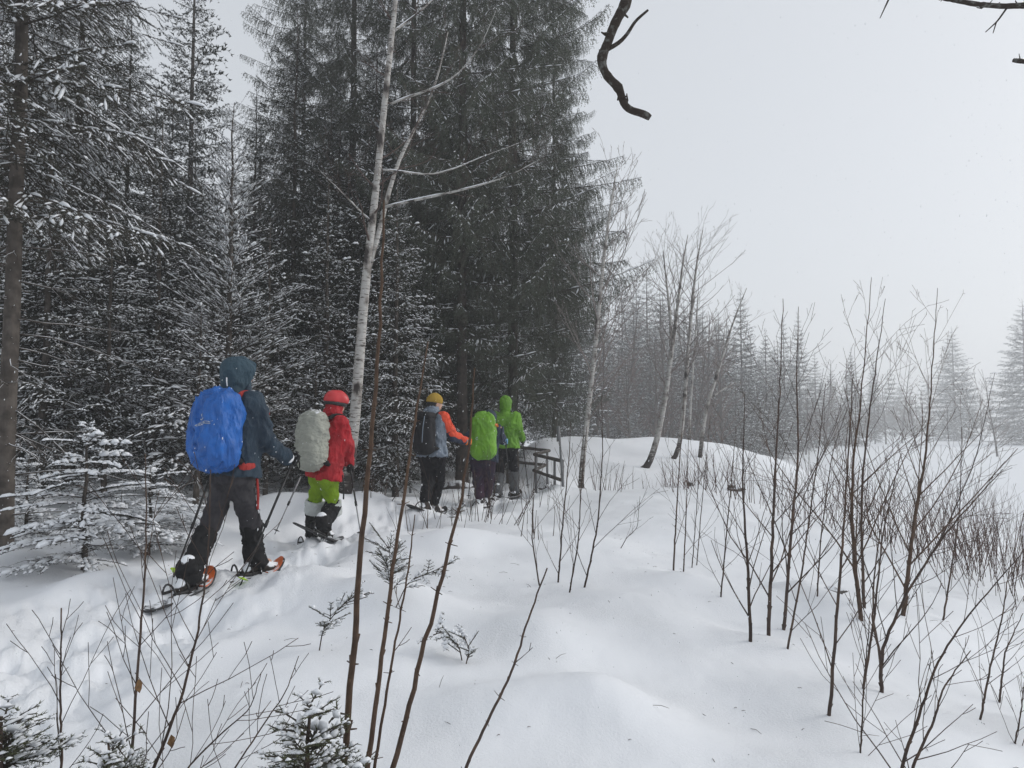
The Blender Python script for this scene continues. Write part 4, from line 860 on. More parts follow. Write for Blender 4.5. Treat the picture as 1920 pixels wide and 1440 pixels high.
def pole(grip, tip, label, shaft_m, basket_m, grip_m, low_m=None, basket_f=.94):
    grip, tip = np.array(grip), np.array(tip); root = empty('trekking_pole', tip, label, 'trekking pole', 'trekking poles of the hikers'); d = nrm(tip - grip); L = np.linalg.norm(tip - grip); top = grip - d * .07
    tubepart('grip', [top, top + d * .015, grip + d * .09], [.018, .017, .014], grip_m, root); tubepart('shaft', [grip + d * .09, grip + d * L * .55], [.0105, .0105], shaft_m, root)
    tubepart('lower_shaft', [grip + d * L * .52, tip], [.0075, .006], low_m or shaft_m, root); tubepart('clamp', [grip + d * (L * .52 - .02), grip + d * (L * .52 + .035)], [.015, .014], m_plain_black, root)
    mb = MB(); c = grip + d * L * basket_f - np.array(root.location); u = nrm(np.cross(d, V(0, 1, .2))); w = np.cross(d, u); th = np.arange(12) * math.pi / 6
    ring = [c + (u * math.cos(t) + w * math.sin(t)) * (.048 if i % 3 else .036) for i, t in enumerate(th)]; mb.add([c - d * .012] + ring + [c + d * .008], [[0, i + 1, (i + 1) % 12 + 1] for i in range(12)] + [[13, (i + 1) % 12 + 1, i + 1] for i in range(12)]); obj('basket', mb.mesh('basket', [basket_m]), root)
    s = top + d * .02; side = nrm(np.cross(d, V(0, 1, 0))) * .03
    tubepart('strap', [s, s + side + V(0, 0, -.05), s + side * 1.2 + V(0, 0, -.12), s + side * .3 + V(0, 0, -.13), s], .006, m_black, root, 5)
    return root
def hand_prims(wrist, hand, axis, side, th=1.0, s=1.0):
    """gloved hand closed round a pole: palm, four curled fingers, thumb"""
    axis = nrm(axis); fw = nrm(hand - wrist); fw = nrm(fw - axis * (fw @ axis) * .8); out = nrm(np.cross(axis, fw)) * side
    palm = hand - fw * .030; pr = [(wrist, palm - fw * .02, .032 * s, .030 * s), (palm - axis * .032 + out * .012, palm + axis * .032 + out * .012, .022 * s, .022 * s), (palm - fw * .02 - axis * .02, palm - fw * .02 + axis * .02, .025 * s, .025 * s)]
    for i, l in enumerate((.92, 1.0, .96, .78)):
        o = hand + axis * (.034 - .0225 * i); k0 = o - fw * .012 + out * .028; k1 = o + fw * .026 * l + out * .020; k2 = o + fw * .030 * l - out * .012; k3 = o + fw * .008 - out * .028
        r = .0115 * s; pr += [(o - fw * .03 + out * .02, k0, r * 1.1, r * 1.1), (k0, k1, r * 1.1, r), (k1, k2, r, r * .95), (k2, k3, r * .95, r * .8)]
    t0 = palm - fw * .012 - axis * (-.032); t1 = hand - fw * .012 - out * .026 + axis * .040; t2 = hand + fw * .014 - out * .034 + axis * .028
    return pr + [(t0, t1, .014 * s, .012 * s), (t1, t2, .012 * s, .0095 * s)]
def boot(root, ankle, d, m, s=1.0):
    d = nrm(d); up = V(0, 0, 1); a = np.array(ankle); heel = a - d * .055 - up * .075; ball = a + d * .125 - up * .085; toe = a + d * .185 - up * .086
    pr = [(a + up * .09, a, .058 * s, .056 * s), (a, heel, .054 * s, .045 * s), (a + d * .02, ball, .052 * s, .046 * s), (heel, ball, .042 * s, .044 * s), (ball, toe, .046 * s, .036 * s)]
    o, _ = garment('boot', pr, .025, .011, [m], root, cuts=[(a - up * .122, up)])
    mb = MB(); base = np.array(root.location); s_ = nrm(np.cross(d, up)); out = [(-.105, .0), (-.09, .036), (0, .038), (.10, .048), (.18, .044), (.222, .015), (.222, -.015), (.18, -.044), (.10, -.048), (0, -.038), (-.09, -.036)]
    vt = [a + d * x + s_ * y - up * .112 - base for x, y in out]; vb = [p - up * .022 for p in vt]; n = len(out)
    mb.add(vt + vb, [[0, i, i + 1] for i in range(1, n - 1)] + [[n, n + i + 1, n + i] for i in range(1, n - 1)], [[i, n + i, n + (i + 1) % n, (i + 1) % n] for i in range(n)]); obj('sole', mb.mesh('boot_sole', [m_plain_black], False), o).parent = o
def snowshoe(c, yaw, pitch, label, toe_m, L=.62, W=.21):
    root = empty('snowshoe', c, label, 'snowshoe', 'snowshoes of the hikers'); root.rotation_euler = (pitch, 0, -yaw)
    t = np.linspace(0, 2 * math.pi, 36, endpoint=False); y = np.cos(t) * L / 2; x = np.sin(t) * W / 2 * (1.0 + .12 * np.cos(t)) * np.abs(np.sin(t)) ** -.25 if False else np.sin(t) * W / 2 * (1 + .14 * np.cos(t))
    x = np.sign(x) * np.abs(x / (W / 2)) ** .72 * W / 2; z = .09 * np.clip((y - L * .26) / (L * .24), 0, 1) ** 2
    P = np.stack([x, y, z], -1); mb = MB(); PP = np.concatenate([P, P[:1]]); mb.tube(PP, np.full(len(PP), .0095), 6, cap=False); obj('frame', mb.mesh('shoe_frame', [m_deck]), root)
    mb = MB(); ys = np.linspace(-L * .46, L * .46, 15); tw = np.interp(ys, np.linspace(-L / 2, L / 2, 60), np.interp(np.linspace(-L / 2, L / 2, 60), np.sort(y[:19]), x[:19][np.argsort(y[:19])]))
    for i in range(14):
        if i in (6, 8): ws = [(-1, -.35), (.35, 1)]
        elif i == 7: ws = [(-1, -.75), (.75, 1)]
        else: ws = [(-1, 1)]
        for a, b in ws:
            z0 = .09 * max(0, (ys[i] - L * .26) / (L * .24)) ** 2; z1 = .09 * max(0, (ys[i + 1] - L * .26) / (L * .24)) ** 2
            q = [(a * tw[i], ys[i], z0), (b * tw[i], ys[i], z0), (b * tw[i + 1], ys[i + 1], z1), (a * tw[i + 1], ys[i + 1], z1)]
            mb.add(np.array([V(*p) + V(0, 0, .004) for p in q] + [V(*p) - V(0, 0, .004) for p in q]), None, [[0, 1, 2, 3], [7, 6, 5, 4], [0, 4, 5, 1], [1, 5, 6, 2], [2, 6, 7, 3], [3, 7, 4, 0]])
    obj('deck', mb.mesh('shoe_deck', [m_deck], False), root)
    mb = MB(); ys2 = np.linspace(L * .22, L * .495, 7); w2 = np.interp(ys2, np.sort(y[:19]), x[:19][np.argsort(y[:19])])
    for a in range(6):
        z0 = .012 + .09 * max(0, (ys2[a] - L * .26) / (L * .24)) ** 2; z1 = .012 + .09 * max(0, (ys2[a + 1] - L * .26) / (L * .24)) ** 2
        q = [(-w2[a], ys2[a], z0), (w2[a], ys2[a], z0), (w2[a + 1], ys2[a + 1], z1), (-w2[a + 1], ys2[a + 1], z1)]; mb.add(np.array([V(*p) + V(0, 0, .006) for p in q] + [V(*p) - V(0, 0, .004) for p in q]), None, [[0, 1, 2, 3], [7, 6, 5, 4], [0, 4, 5, 1], [1, 5, 6, 2], [2, 6, 7, 3], [3, 7, 4, 0]])
    obj('toe_plate', mb.mesh('toe_plate', [toe_m], False), root)
    for yy, hh in ((.09, .085), (.02, .10), (-.10, .10)):
        mb = MB(); a = np.linspace(0, math.pi, 9); mb.tube(np.stack([np.cos(a) * .066, np.full(9, yy), .01 + np.sin(a) * hh], -1), np.full(9, .008), 5); obj('binding_strap', mb.mesh('binding_strap', [m_plain_black]), root)
    mb = MB(); 
    for sx in (-1, 1): mb.tube([V(sx * .055, .10, .02), V(sx * .06, -.03, .025), V(sx * .05, -.11, .04)], [.01, .012, .01], 5)
    obj('binding', mb.mesh('binding', [m_plain_black]), root)
    mb = MB()
    for sx in (-.05, 0, .05): mb.add([V(sx - .014, .10, 0), V(sx + .014, .10, 0), V(sx, .105, -.05), V(sx, .085, 0)], [[0, 1, 2], [1, 3, 2], [3, 0, 2]])
    obj('crampon', mb.mesh('crampon', [m_grey_metal], False), root)
    return root
def rbox(c, X, Yv, Z, hx, hy, hz, r, taper=0.0, bulge=0.0):
    """rounded box distance in its own frame; taper narrows the top, bulge rounds the back"""
    M_ = np.stack([nrm(X), nrm(Yv), nrm(Z)], 1)
    def f(P):
        q = (P - c) @ M_; tz = np.clip(q[:, 2] / hz, -1, 1); s = 1 - taper * tz - .10 * np.abs(tz) ** 3; w = np.abs(q) - np.stack([hx * s, hy * (1 - bulge * tz ** 2) * np.ones(len(q)), hz * np.ones(len(q))], -1) + r
        return np.linalg.norm(np.maximum(w, 0), axis=1) + np.minimum(w.max(1), 0) - r
    return f
def head_prims(c, fwd, s=1.0):
    f = nrm(fwd); up = V(0, 0, 1); r = nrm(np.cross(f, up)); c = np.array(c)
    return [(c - f * .012 + up * .03, c + f * .018 + up * .028, .088 * s, .086 * s), (c + f * .035 - up * .02, c + f * .05 - up * .075, .062 * s, .042 * s), (c + f * .088 + up * .005, c + f * .108 - up * .028, .010, .016),
            (c + r * .078 - up * .005, c + r * .080 - up * .035, .016, .011), (c - r * .078 - up * .005, c - r * .080 - up * .035, .016, .011), (c + f * .085 - up * .062 + r * .018, c + f * .085 - up * .062 - r * .018, .012, .012), (c + f * .078 + up * .025 + r * .04, c + f * .078 + up * .025 - r * .04, .013, .013)]
def person(J, th, label, cl, hood=None, wr=None, seed=0, jk=1.0, hemdrop=.02, cuff=None, gaiter=None, gh=.42, legs=1.0):
    """J: joints in world space. th: heading. cl: materials"""
    F = V(math.sin(th), math.cos(th), 0); Rt = V(math.cos(th), -math.sin(th), 0); up = V(0, 0, 1)
    foot = V(J['hip'][0], J['hip'][1], min(J['aL'][2], J['aR'][2]) - .1); root = empty('person', foot, label, 'person')
    hL, hR = J['hip'] - Rt * .095, J['hip'] + Rt * .095; neck = J['neck']; sL, sR = J['sL'], J['sR']; chest = (sL + sR) / 2 - up * .12; spine = nrm(neck - J['hip'])
    # body: one continuous figure, skin shows only where clothes leave it
    body = [(sL, sR, .065, .065), (chest - Rt * .07, chest + Rt * .07, .105, .105), (chest, J['hip'], .10, .098), (hL, hR, .082, .082), (neck - up * .02, J['head'], .055, .052),
            (sL, J['eL'], .048, .040), (J['eL'], J['wL'], .040, .030), (sR, J['eR'], .048, .040), (J['eR'], J['wR'], .040, .030), (hL, J['kL'], .080, .055), (J['kL'], J['aL'], .054, .040), (hR, J['kR'], .080, .055), (J['kR'], J['aR'], .054, .040),
            (J['aL'], J['aL'] + J['fL'] * .12 - up * .04, .038, .03), (J['aR'], J['aR'] + J['fR'] * .12 - up * .04, .038, .03)] + head_prims(J['head'], J.get('look', F))
    hp = {}
    for sd, s in (('L', -1), ('R', 1)):
        hp[sd] = lambda sc, sd=sd, s=s: hand_prims(J['w' + sd], J['h' + sd], J['p' + sd], s, s=sc)
        body.append(lambda P, sd=sd: sdf_eval(P, hp[sd](.62), .006))
    bb = bounds(body[:-2] + [(J['hL'], J['hR'], .05, .05)], .05); garment('body', body, .028, .012, [m_skin], root, bnd=bb)
    # trousers
    leg = lambda a, b, r0, r1: (a, b, r0 * legs, r1 * legs)
    pr = [(hL, hR, .125, .125), (J['hip'] + up * .06 - Rt * .06, J['hip'] + up * .06 + Rt * .06, .125, .125), leg(hL - up * .03, J['kL'], .108, .086 if 'band' not in cl else .066), leg(J['kL'], J['aL'] + up * .08 if not gaiter else J['kL'] * .72 + J['aL'] * .28, .082 if not gaiter else .060, .070 if not gaiter else .050), leg(hR - up * .03, J['kR'], .108, .086 if 'band' not in cl else .066), leg(J['kR'], J['aR'] + up * .08 if not gaiter else J['kR'] * .72 + J['aR'] * .28, .082 if not gaiter else .060, .070 if not gaiter else .050)]
    garment('trousers', pr, .035, .014, [cl['trousers']], root, wr=(.020, .085, (1, 1, .6)), seed=seed)
    if gaiter:
        for sd in 'LR':
            k, a = J['k' + sd], J['a' + sd]; top = a + (k - a) * gh / max(.01, np.linalg.norm(k - a)); g_ = garment('gaiter', [(k, a - up * .01, .098 * legs, .082 * legs), (a + up * .05, a - up * .03 + J['f' + sd] * .05, .078, .064)], .03, .012, [gaiter], root, cuts=[(top, a - k)], wr=(.020, .06, (1, 1, .9)), seed=seed + 4)
    if 'band' in cl:
        for sd in 'LR':
            k, h_ = J['k' + sd], (hL if sd == 'L' else hR); d = nrm(k - h_); garment('reflective_band', [(h_, k + d * .08, .124 * legs, .106 * legs)], .03, .013, [cl['band']], root, cuts=[(k - d * .06, d), (k + d * .10, -d)], wr=(.01, .08, (1, 1, 1)), seed=seed)
    # jacket
    w = jk
    pr = [(sL + Rt * .02 - up * .02, sR - Rt * .02 - up * .02, .085 * w, .085 * w), (chest - Rt * .10, chest + Rt * .10, .130 * w, .130 * w), (chest - Rt * .08, hL + Rt * .0, .135 * w, .142 * w), (chest + Rt * .08, hR - Rt * .0, .135 * w, .142 * w), (hL, hR, .145 * w, .145 * w),
          (neck - up * .05, neck + up * .035 + F * .02, .085, .072)]
    arms = {sd: [(J['s' + sd], J['e' + sd], .084 * w, .070 * w), (J['e' + sd], J['w' + sd] + (J['w' + sd] - J['e' + sd]) * .06, .070 * w, .052 * w)] for sd in 'LR'}
    hem = J['hip'] - spine * hemdrop
    cutw = [(J['w' + sd] + nrm(J['w' + sd] - J['e' + sd]) * .035, nrm(J['e' + sd] - J['w' + sd])) for sd in 'LR']
    def cutarm(sd):
        p, nn = cutw['LR'.index(sd)]; prs = arms[sd]
        def f(P): return np.maximum(sdf_eval(P, prs, .03), -((P - p) @ nn))
        return f
    lo, hi = bounds(pr + arms['L'] + arms['R'], .05); torso = pr
    def cut_t(P): return np.maximum(sdf_eval(P, torso, .05), -((P - hem) @ spine))
    if 'sleeve' in cl:
        garment('jacket', [cut_t], .02, .012, [cl['jacket']], root, wr=wr or (.024, .10, (1, 1, .65)), seed=seed, bnd=(lo, hi))
        for sd in 'LR': garment('sleeve', [cutarm(sd)], .02, .011, [cl['sleeve']], root, wr=(.02, .08, (1, 1, .8)), seed=seed + 2, bnd=bounds(arms[sd], .05))
    else:
        garment('jacket', [cut_t, cutarm('L'), cutarm('R')], .045, .0115, [cl['jacket']], root, wr=wr or (.024, .10, (1, 1, .65)), seed=seed, bnd=(lo, hi))
    for sd in 'LR':
        if cuff:
            p, nn = cutw['LR'.index(sd)]; garment('cuff', [(p + nn * .05, p, .056, .055)], .01, .008, [cuff], root, cuts=[(p + nn * .022, -nn), (p - nn * .004, nn)])
        garment('glove', hp[sd](1.15), .010, .0055, [cl['glove' + sd] if 'glove' + sd in cl else cl['glove']], root)
    hd = J['head']; lk = nrm(J.get('look', F)); lr = nrm(np.cross(lk, up))
    if hood:
        pr = [(hd - lk * .035 + up * .03, hd + lk * .045 + up * .035, .110, .104), (hd + up * .07 - lk * .02, hd + up * .075 + lk * .02, .078, .072), (hd - lk * .02 - up * .06, hd + lk * .03 - up * .06, .102, .096), (hd - up * .10 - lk * .01, neck - up * .05, .094, .096), (hd + lk * .08 + up * .035 - lr * .03, hd + lk * .08 + up * .035 + lr * .03, .066, .066)]
        cutf = [(hd + lk * .115, -(lk - up * .15))]
        hole = (hd + lk * .09 - up * .02, hd + lk * .3 - up * .05, .085, .12)
        def hd_f(P): return np.maximum(sdf_eval(P, pr, .05), -cap_d(P, *hole))
        garment('hood', [hd_f], .02, .011, [hood], root, cuts=cutf, wr=(.010, .08, (1, 1, .8)), seed=seed + 7, bnd=bounds(pr, .04))
    for sd in 'LR': boot(root, J['a' + sd], J['f' + sd], cl['boot'])
    return root
def joints(th, Y, px, dY, look=None):
    """px: joint -> picture point on the body; dY: joint -> depth offset from Y"""
    J = {k: at(v[0], v[1], Y + dY.get(k, 0)) for k, v in px.items()}
    F = V(math.sin(th), math.cos(th), 0); Rt = V(math.cos(th), -math.sin(th), 0)
    return J, F, Rt, V(0, 0, 1)
GP = 'packs of the hikers'
def pack(label, c, F, Rt, tilt, dims, m, cover='rain_cover', wr=(.016, .085, (1, 1, .45)), seed=0, taper=.12, h=.012):
    X = Rt; Z = nrm(V(0, 0, 1) + F * tilt); Yv = np.cross(Z, X); root = empty('backpack', c - Z * dims[2], label, 'backpack', GP); hx, hy, hz = dims
    f = rbox(c, X, Yv, Z, hx, hy, hz, min(hx, hy) * .78, taper, .22); lo = c - 1.0 * (abs(X) * hx + abs(Yv) * hy + abs(Z) * hz) - .06; hi = 2 * c - lo
    o, fld = garment(cover, [f], .02, h, [m], root, wr=wr, seed=seed, bnd=(lo, hi)); return root, fld, X, Yv, Z, o
def print_on(fld, root, o, c, X, Yv, Z, uv, tris, m, name, depth=.3):
    """lays a flat print on the back of a pack: outline points in the pack's frame are pushed onto the cloth"""
    P = np.array([c + X * u + Z * v - Yv * depth for u, v in uv]); t = np.zeros(len(P)); 
    for i in range(70):
        d = fld(P + Yv * t[:, None]); t += np.clip(d - .006, -.02, .05)
    P = P + Yv * t[:, None]; return obj(name, mesh_np(name, P - np.array(root.location), tris, None, [m], smooth=False), o)
def text_mesh(s, size, x, y, rot):
    cu = bpy.data.curves.new('t', 'FONT'); cu.body = s; cu.size = size; cu.align_x = 'CENTER'; ob = bpy.data.objects.new('t', cu); COL.objects.link(ob); bpy.context.view_layer.update()
    me = bpy.data.meshes.new_from_object(ob.evaluated_get(bpy.context.evaluated_depsgraph_get())); v = [(p.co.x, p.co.y) for p in me.vertices]; me.calc_loop_triangles(); t = [tuple(l.vertices) for l in me.loop_triangles]
    bpy.data.objects.remove(ob); bpy.data.curves.remove(cu); bpy.data.meshes.remove(me)
    return [(x + a * math.cos(rot) - b * math.sin(rot), y + a * math.sin(rot) + b * math.cos(rot)) for a, b in v], t
def emblem(x, y, r):
    """open swirl with a tail"""
    uv, tr = [], []; n = 26
    for i in range(n + 1):
        a = math.radians(60 + 300 * i / n); w = r * (.16 + .24 * math.sin(math.pi * i / n)); uv += [(x + math.cos(a) * r, y + math.sin(a) * r), (x + math.cos(a) * (r - w), y + math.sin(a) * (r - w))]
        if i: k = 2 * i; tr += [(k - 2, k - 1, k), (k - 1, k + 1, k)]
    k = len(uv); uv += [(x + r * .15, y + r * 1.5), (x + r * .5, y + r * .9), (x + r * .3, y + r * .2), (x, y + r * .55)]; tr += [(k, k + 1, k + 2), (k, k + 2, k + 3)]
    return uv, tr
def strap(name, pts, w, m, root): return tubepart(name, pts, w, m, root, 6)

# ---- first hiker: blue pack cover
m_j1 = cloth('jacket_slate', (.020, .034, .052), .7, .25, snow=(1.58, 22, 1.05), noise=(7, (.030, .052, .075), .4, .65)); m_h1 = cloth('hood_slate', (.035, .066, .09), .7, .25, snow=(1.66, 26, 1.05))
m_t1 = cloth('trousers_grey', (.038, .036, .040), .85, .15, noise=(9, (.054, .051, .055), .4, .6)); m_c1 = mat('cover_blue', (.005, .115, .44), .42, .45, noise=(9, (.004, .08, .32), .4, .65), bump=(15, .9, (1, 1, .35), .06), snow=(1.50, 17, 1.0)); m_red = cloth('red_strap', (.35, .035, .03))
Y1, th1 = 5.75, math.radians(38)
J, F, Rt, UP = joints(th1, Y1, dict(head=(446, 704), neck=(450, 738), hip=(437, 893), eR=(503, 828), wR=(537, 857), hR=(551, 861), eL=(398, 828), wL=(396, 868), hL=(396, 890), kL=(394, 985), aL=(352, 1078), kR=(472, 985), aR=(477, 1050)),
        dict(head=.05, neck=.03, eR=.02, wR=.20, hR=.24, eL=.22, wL=.42, hL=.46, kL=-.08, aL=-.43, kR=.12, aR=.10))
J['sR'] = J['neck'] + Rt * .19 - UP * .075; J['sL'] = J['neck'] - Rt * .19 - UP * .075; J['look'] = nrm(F + Rt * .25)
J['fL'] = nrm(V(.36, .92, .12)); J['fR'] = nrm(V(.70, .70, .05)); tipR, tipL = at(449, 1101, 5.55), at(326, 1082, 5.5); J['pR'] = nrm(J['hR'] - tipR); J['pL'] = nrm(J['hL'] - tipL)
p1 = person(J, th1, 'person in a slate hooded jacket striding with a blue covered backpack', dict(jacket=m_j1, trousers=m_t1, glove=m_black, boot=m_bootsnow), m_h1, seed=1, legs=.90, cuff=m_white, gaiter=m_black, gh=.40, jk=1.02, hemdrop=-.01)
tubepart('hood_cord', [at(425, 708, Y1 - .1), at(425, 716, Y1 - .11), at(426, 724, Y1 - .1)], .005, m_white, p1)
tubepart('leg_stripe', [at(481, 890, Y1 - .04), at(484, 925, Y1 - .01), at(483, 955, Y1 + .03)], .011, m_red, p1)
pole(J['hR'], tipR, 'black pole with neon basket planted by the blue pack hiker\'s front foot', m_plain_black, m_neon, m_plain_black); pole(J['hL'], tipL, 'black pole half hidden behind the blue pack hiker\'s trailing leg', m_plain_black, m_neon, m_plain_black)
pc = at(406, 805, Y1 - .20); k1, fld, X, Yv, Z, o = pack('bulging bright blue rain cover on a large backpack with a white print', pc, F, Rt, .10, (.205, .165, .325), m_c1, wr=(.036, .085, (1, 1, .40)), seed=3)
for uv, tr in (emblem(.085, .075, .021), text_mesh('deuter', .050, .10, .02, math.radians(14))): print_on(fld, k1, o, pc, X, Yv, Z, uv, tr, m_print, 'printed_logo')
strap('shoulder_strap', [pc + Z * .26 + X * .10 + F * .10, J['sR'] + UP * .085 - Rt * .06 - F * .05, J['sR'] + UP * .07 - Rt * .055 + F * .07, J['sR'] - UP * .10 - Rt * .04 + F * .16], .021, m_red, k1)
strap('hip_belt', [pc - Z * .22 + X * .17 + F * .08, J['hip'] + UP * .10 + Rt * .185 - F * .02, J['hip'] + UP * .09 + Rt * .16 + F * .12], .028, m_black, k1)
mb = MB(); c_ = J['hip'] + UP * .085 + Rt * .205 - F * .01 - np.array(k1.location)
for i in range(7):
    a = i / 6; mb_r = .042 * math.sin(math.pi * (.15 + .7 * a))
mb.tube([c_ - F * .07, c_ - F * .04, c_, c_ + F * .05, c_ + F * .075], [.022, .044, .05, .042, .02], 10); obj('belt_pocket', mb.mesh('belt_pocket', [m_red]), k1)
def shoe_under(ank, f, label, toe_m, drop=.118, pitch=None):
    f = np.array(f); c = np.array(ank) + nrm(f) * .02 - V(0, 0, drop); yaw = math.atan2(f[0], f[1]); p = pitch if pitch is not None else math.asin(nrm(f)[2]); return snowshoe(c - nrm(f) * .08, yaw, p, label, toe_m)
shoe_under(J['aL'], J['fL'], 'orange-toed snowshoe trailing on its tail under the blue pack hiker', m_orange, pitch=.16); shoe_under(J['aR'], J['fR'], 'orange-toed snowshoe sunk in the snow at the blue pack hiker\'s front foot', m_orange)
# ---- second hiker: red jacket, grey cover
m_j2 = cloth('jacket_red', (.40, .012, .02), .65, .3, snow=(1.66, 24, 1.05), noise=(6, (.29, .008, .014), .4, .65)); m_t2 = cloth('trousers_lime', (.22, .36, .014), .75, .2, noise=(8, (.17, .28, .012), .4, .6)); m_band = cloth('white_band', (.55, .58, .57)); m_c2 = mat('cover_grey', (.34, .35, .30), .5, .35, noise=(6, (.29, .30, .26), .4, .6), bump=(13, .8, (1, 1, 1.4), .05), snow=(1.32, 15, 1.0)); m_helm = mat('helmet_red', (.52, .03, .035), .35, .5, snow=(1.7, 20, 1.0))
Y2, th2 = 8.3, math.radians(40)
J, F, Rt, UP = joints(th2, Y2, dict(head=(629, 757), neck=(622, 778), hip=(608, 893), eR=(652, 836), wR=(655, 866), hR=(657, 878), eL=(580, 838), wL=(574, 868), hL=(570, 880), kL=(589, 948), aL=(587, 1002), kR=(624, 950), aR=(603, 985)),
        dict(head=.06, neck=.03, eR=.0, wR=.14, hR=.17, eL=.22, wL=.40, hL=.45, kL=.12, aL=.18, kR=.08, aR=-.30))
J['sR'] = J['neck'] + Rt * .18 - UP * .085; J['sL'] = J['neck'] - Rt * .18 - UP * .085; J['look'] = nrm(F + Rt * .35)
J['fL'] = nrm(V(.68, .73, 0)); J['fR'] = nrm(V(.66, .60, -.45)); tipR, tipL = at(677, 1006, 8.2), at(515, 1002, 8.55); J['pR'] = nrm(J['hR'] - tipR); J['pL'] = nrm(J['hL'] - tipL)
p2 = person(J, th2, 'person in a red jacket and lime trousers with a red helmet and grey pack', dict(jacket=m_j2, trousers=m_t2, glove=m_black, boot=m_bootsnow, band=m_band), None, seed=2, gaiter=m_black, gh=.46, hemdrop=.03)
hd, lk = J['head'], J['look']
lr = nrm(np.cross(lk, UP))
garment('helmet', [(hd - lk * .02 + UP * .045, hd + lk * .03 + UP * .05, .118, .112), (hd + lk * .09 + UP * .035 - lr * .05, hd + lk * .09 + UP * .035 + lr * .05, .05, .05)], .05, .009, [m_helm], p2, cuts=[(hd + UP * .015, UP + lk * .12)])
garment('goggle_strap', [(hd - lk * .02 + UP * .005, hd + lk * .03 + UP * .0, .116, .108)], .02, .008, [m_plain_black], p2, cuts=[(hd - UP * .022, UP + lk * .15), (hd + UP * .022, -UP - lk * .15)])
garment('neck_gaiter', [(hd - UP * .04 - lk * .01, J['neck'] - UP * .03, .098, .105), (J['neck'] - UP * .01 - Rt * .04, J['neck'] - UP * .01 + Rt * .04, .09, .09)], .03, .010, [m_j2], p2, wr=(.014, .05, (1, 1, 1.6)), seed=4)
tubepart('leg_stripe', [at(642, 890, Y2 - .06), at(645, 915, Y2 - .04), at(644, 936, Y2 - .02)], .009, m_plain_black, p2)
pole(J['hR'], tipR, 'thin dark pole planted right of the red jacket hiker', m_plain_black, m_plain_black, m_plain_black, m_grey_metal); pole(J['hL'], tipL, 'grey pole slanting in front of the red jacket hiker\'s left side', m_grey_metal, m_plain_black, m_plain_black)
pc = at(585, 826, Y2 - .20); k2, fld, X, Yv, Z, o = pack('tall pale grey rain cover on the red jacket hiker\'s backpack', pc, F, Rt, .08, (.185, .155, .345), m_c2, wr=(.022, .085, (.8, .8, 1.5)), seed=5, taper=.02)
strap('shoulder_strap', [pc + Z * .25 + X * .10 + F * .12, J['sR'] + UP * .09 - Rt * .06 - F * .04, J['sR'] + UP * .075 - Rt * .06 + F * .08, J['sR'] - UP * .1 - Rt * .04 + F * .16], .022, m_black, k2)
strap('hip_belt', [pc - Z * .22 + X * .15 + F * .06, J['hip'] + UP * .12 + Rt * .18 - F * .03, J['hip'] + UP * .11 + Rt * .19 + F * .06, J['hip'] + UP * .10 + Rt * .13 + F * .16], .032, m_black, k2)
shoe_under(J['aR'], J['fR'], 'black snowshoe lifted and caked with snow behind the red jacket hiker', m_deck, pitch=-.5); shoe_under(J['aL'], J['fL'], 'black snowshoe sunk in the track under the red jacket hiker', m_deck)
# ---- third hiker: grey and orange jacket, black pack
m_j3 = cloth('jacket_grey', (.20, .24, .29), .7, .25, noise=(5, (.15, .18, .22), .4, .6)); m_s3 = cloth('sleeve_orange', (.68, .075, .030), .65, .3); m_t3 = cloth('trousers_black', (.012, .012, .014), .85, .15); m_k3 = mat('pack_black', (.014, .014, .016), .75, .2, bump=(20, .5, (1, 1, .6), .02), snow=(1.50, 20, 1.0)); m_hat = mat('hat_mustard', (.36, .24, .05), .95, .05, bump=(70, .9, (1, 1, .5), .01)); m_navy = cloth('navy', (.025, .035, .06)); m_go = cloth('glove_orange', (.70, .18, .03))
Y3, th3 = 10.5, math.radians(32)
J, F, Rt, UP = joints(th3, Y3, dict(head=(815, 757), neck=(812, 772), hip=(810, 856), eR=(848, 815), wR=(870, 825), hR=(879, 828), eL=(792, 820), wL=(794, 845), hL=(796, 852), kL=(803, 902), aL=(797, 945), kR=(824, 902), aR=(814, 950)),
        dict(head=.05, neck=.03, eR=.02, wR=.16, hR=.20, eL=.2, wL=.4, hL=.45, kL=.05, aL=-.25, kR=.2, aR=.15))
J['sR'] = J['neck'] + Rt * .19 - UP * .08; J['sL'] = J['neck'] - Rt * .19 - UP * .08; J['look'] = nrm(F + Rt * .6)
J['fL'] = nrm(V(.55, .75, -.3)); J['fR'] = nrm(V(.6, .8, 0)); tipR, tipL = at(867, 952, 10.5), at(722, 958, 10.3); J['pR'] = nrm(J['hR'] - tipR); J['pL'] = nrm(J['hL'] - tipL)
p3 = person(J, th3, 'person in a grey jacket with an orange sleeve and mustard knit hat', dict(jacket=m_j3, sleeve=m_s3, trousers=m_t3, glove=m_go, boot=m_bootsnow), None, seed=3, cuff=m_j3, legs=1.05, hemdrop=.0)
hd, lk = J['head'], J['look']
garment('knit_hat', [(hd - lk * .02 + UP * .04, hd + lk * .02 + UP * .045, .108, .104), (hd + UP * .07, hd + UP * .10, .085, .06)], .04, .008, [m_hat], p3, cuts=[(hd + UP * .012, UP + lk * .15)])
garment('hair', [(hd - lk * .02 + UP * .0, hd - lk * .01 - UP * .03, .100, .080)], .02, .008, [m_plain_black], p3, cuts=[(hd + lk * .0, -lk), (hd + UP * .03, -UP)])
garment('collar', [(J['neck'] - UP * .01 - F * .05 - Rt * .06, J['neck'] - UP * .01 - F * .05 + Rt * .06, .075, .075), (J['neck'] + UP * .03, J['neck'] - UP * .04, .09, .095)], .03, .010, [m_j3], p3, wr=(.012, .05, (1, 1, 1)), seed=3)
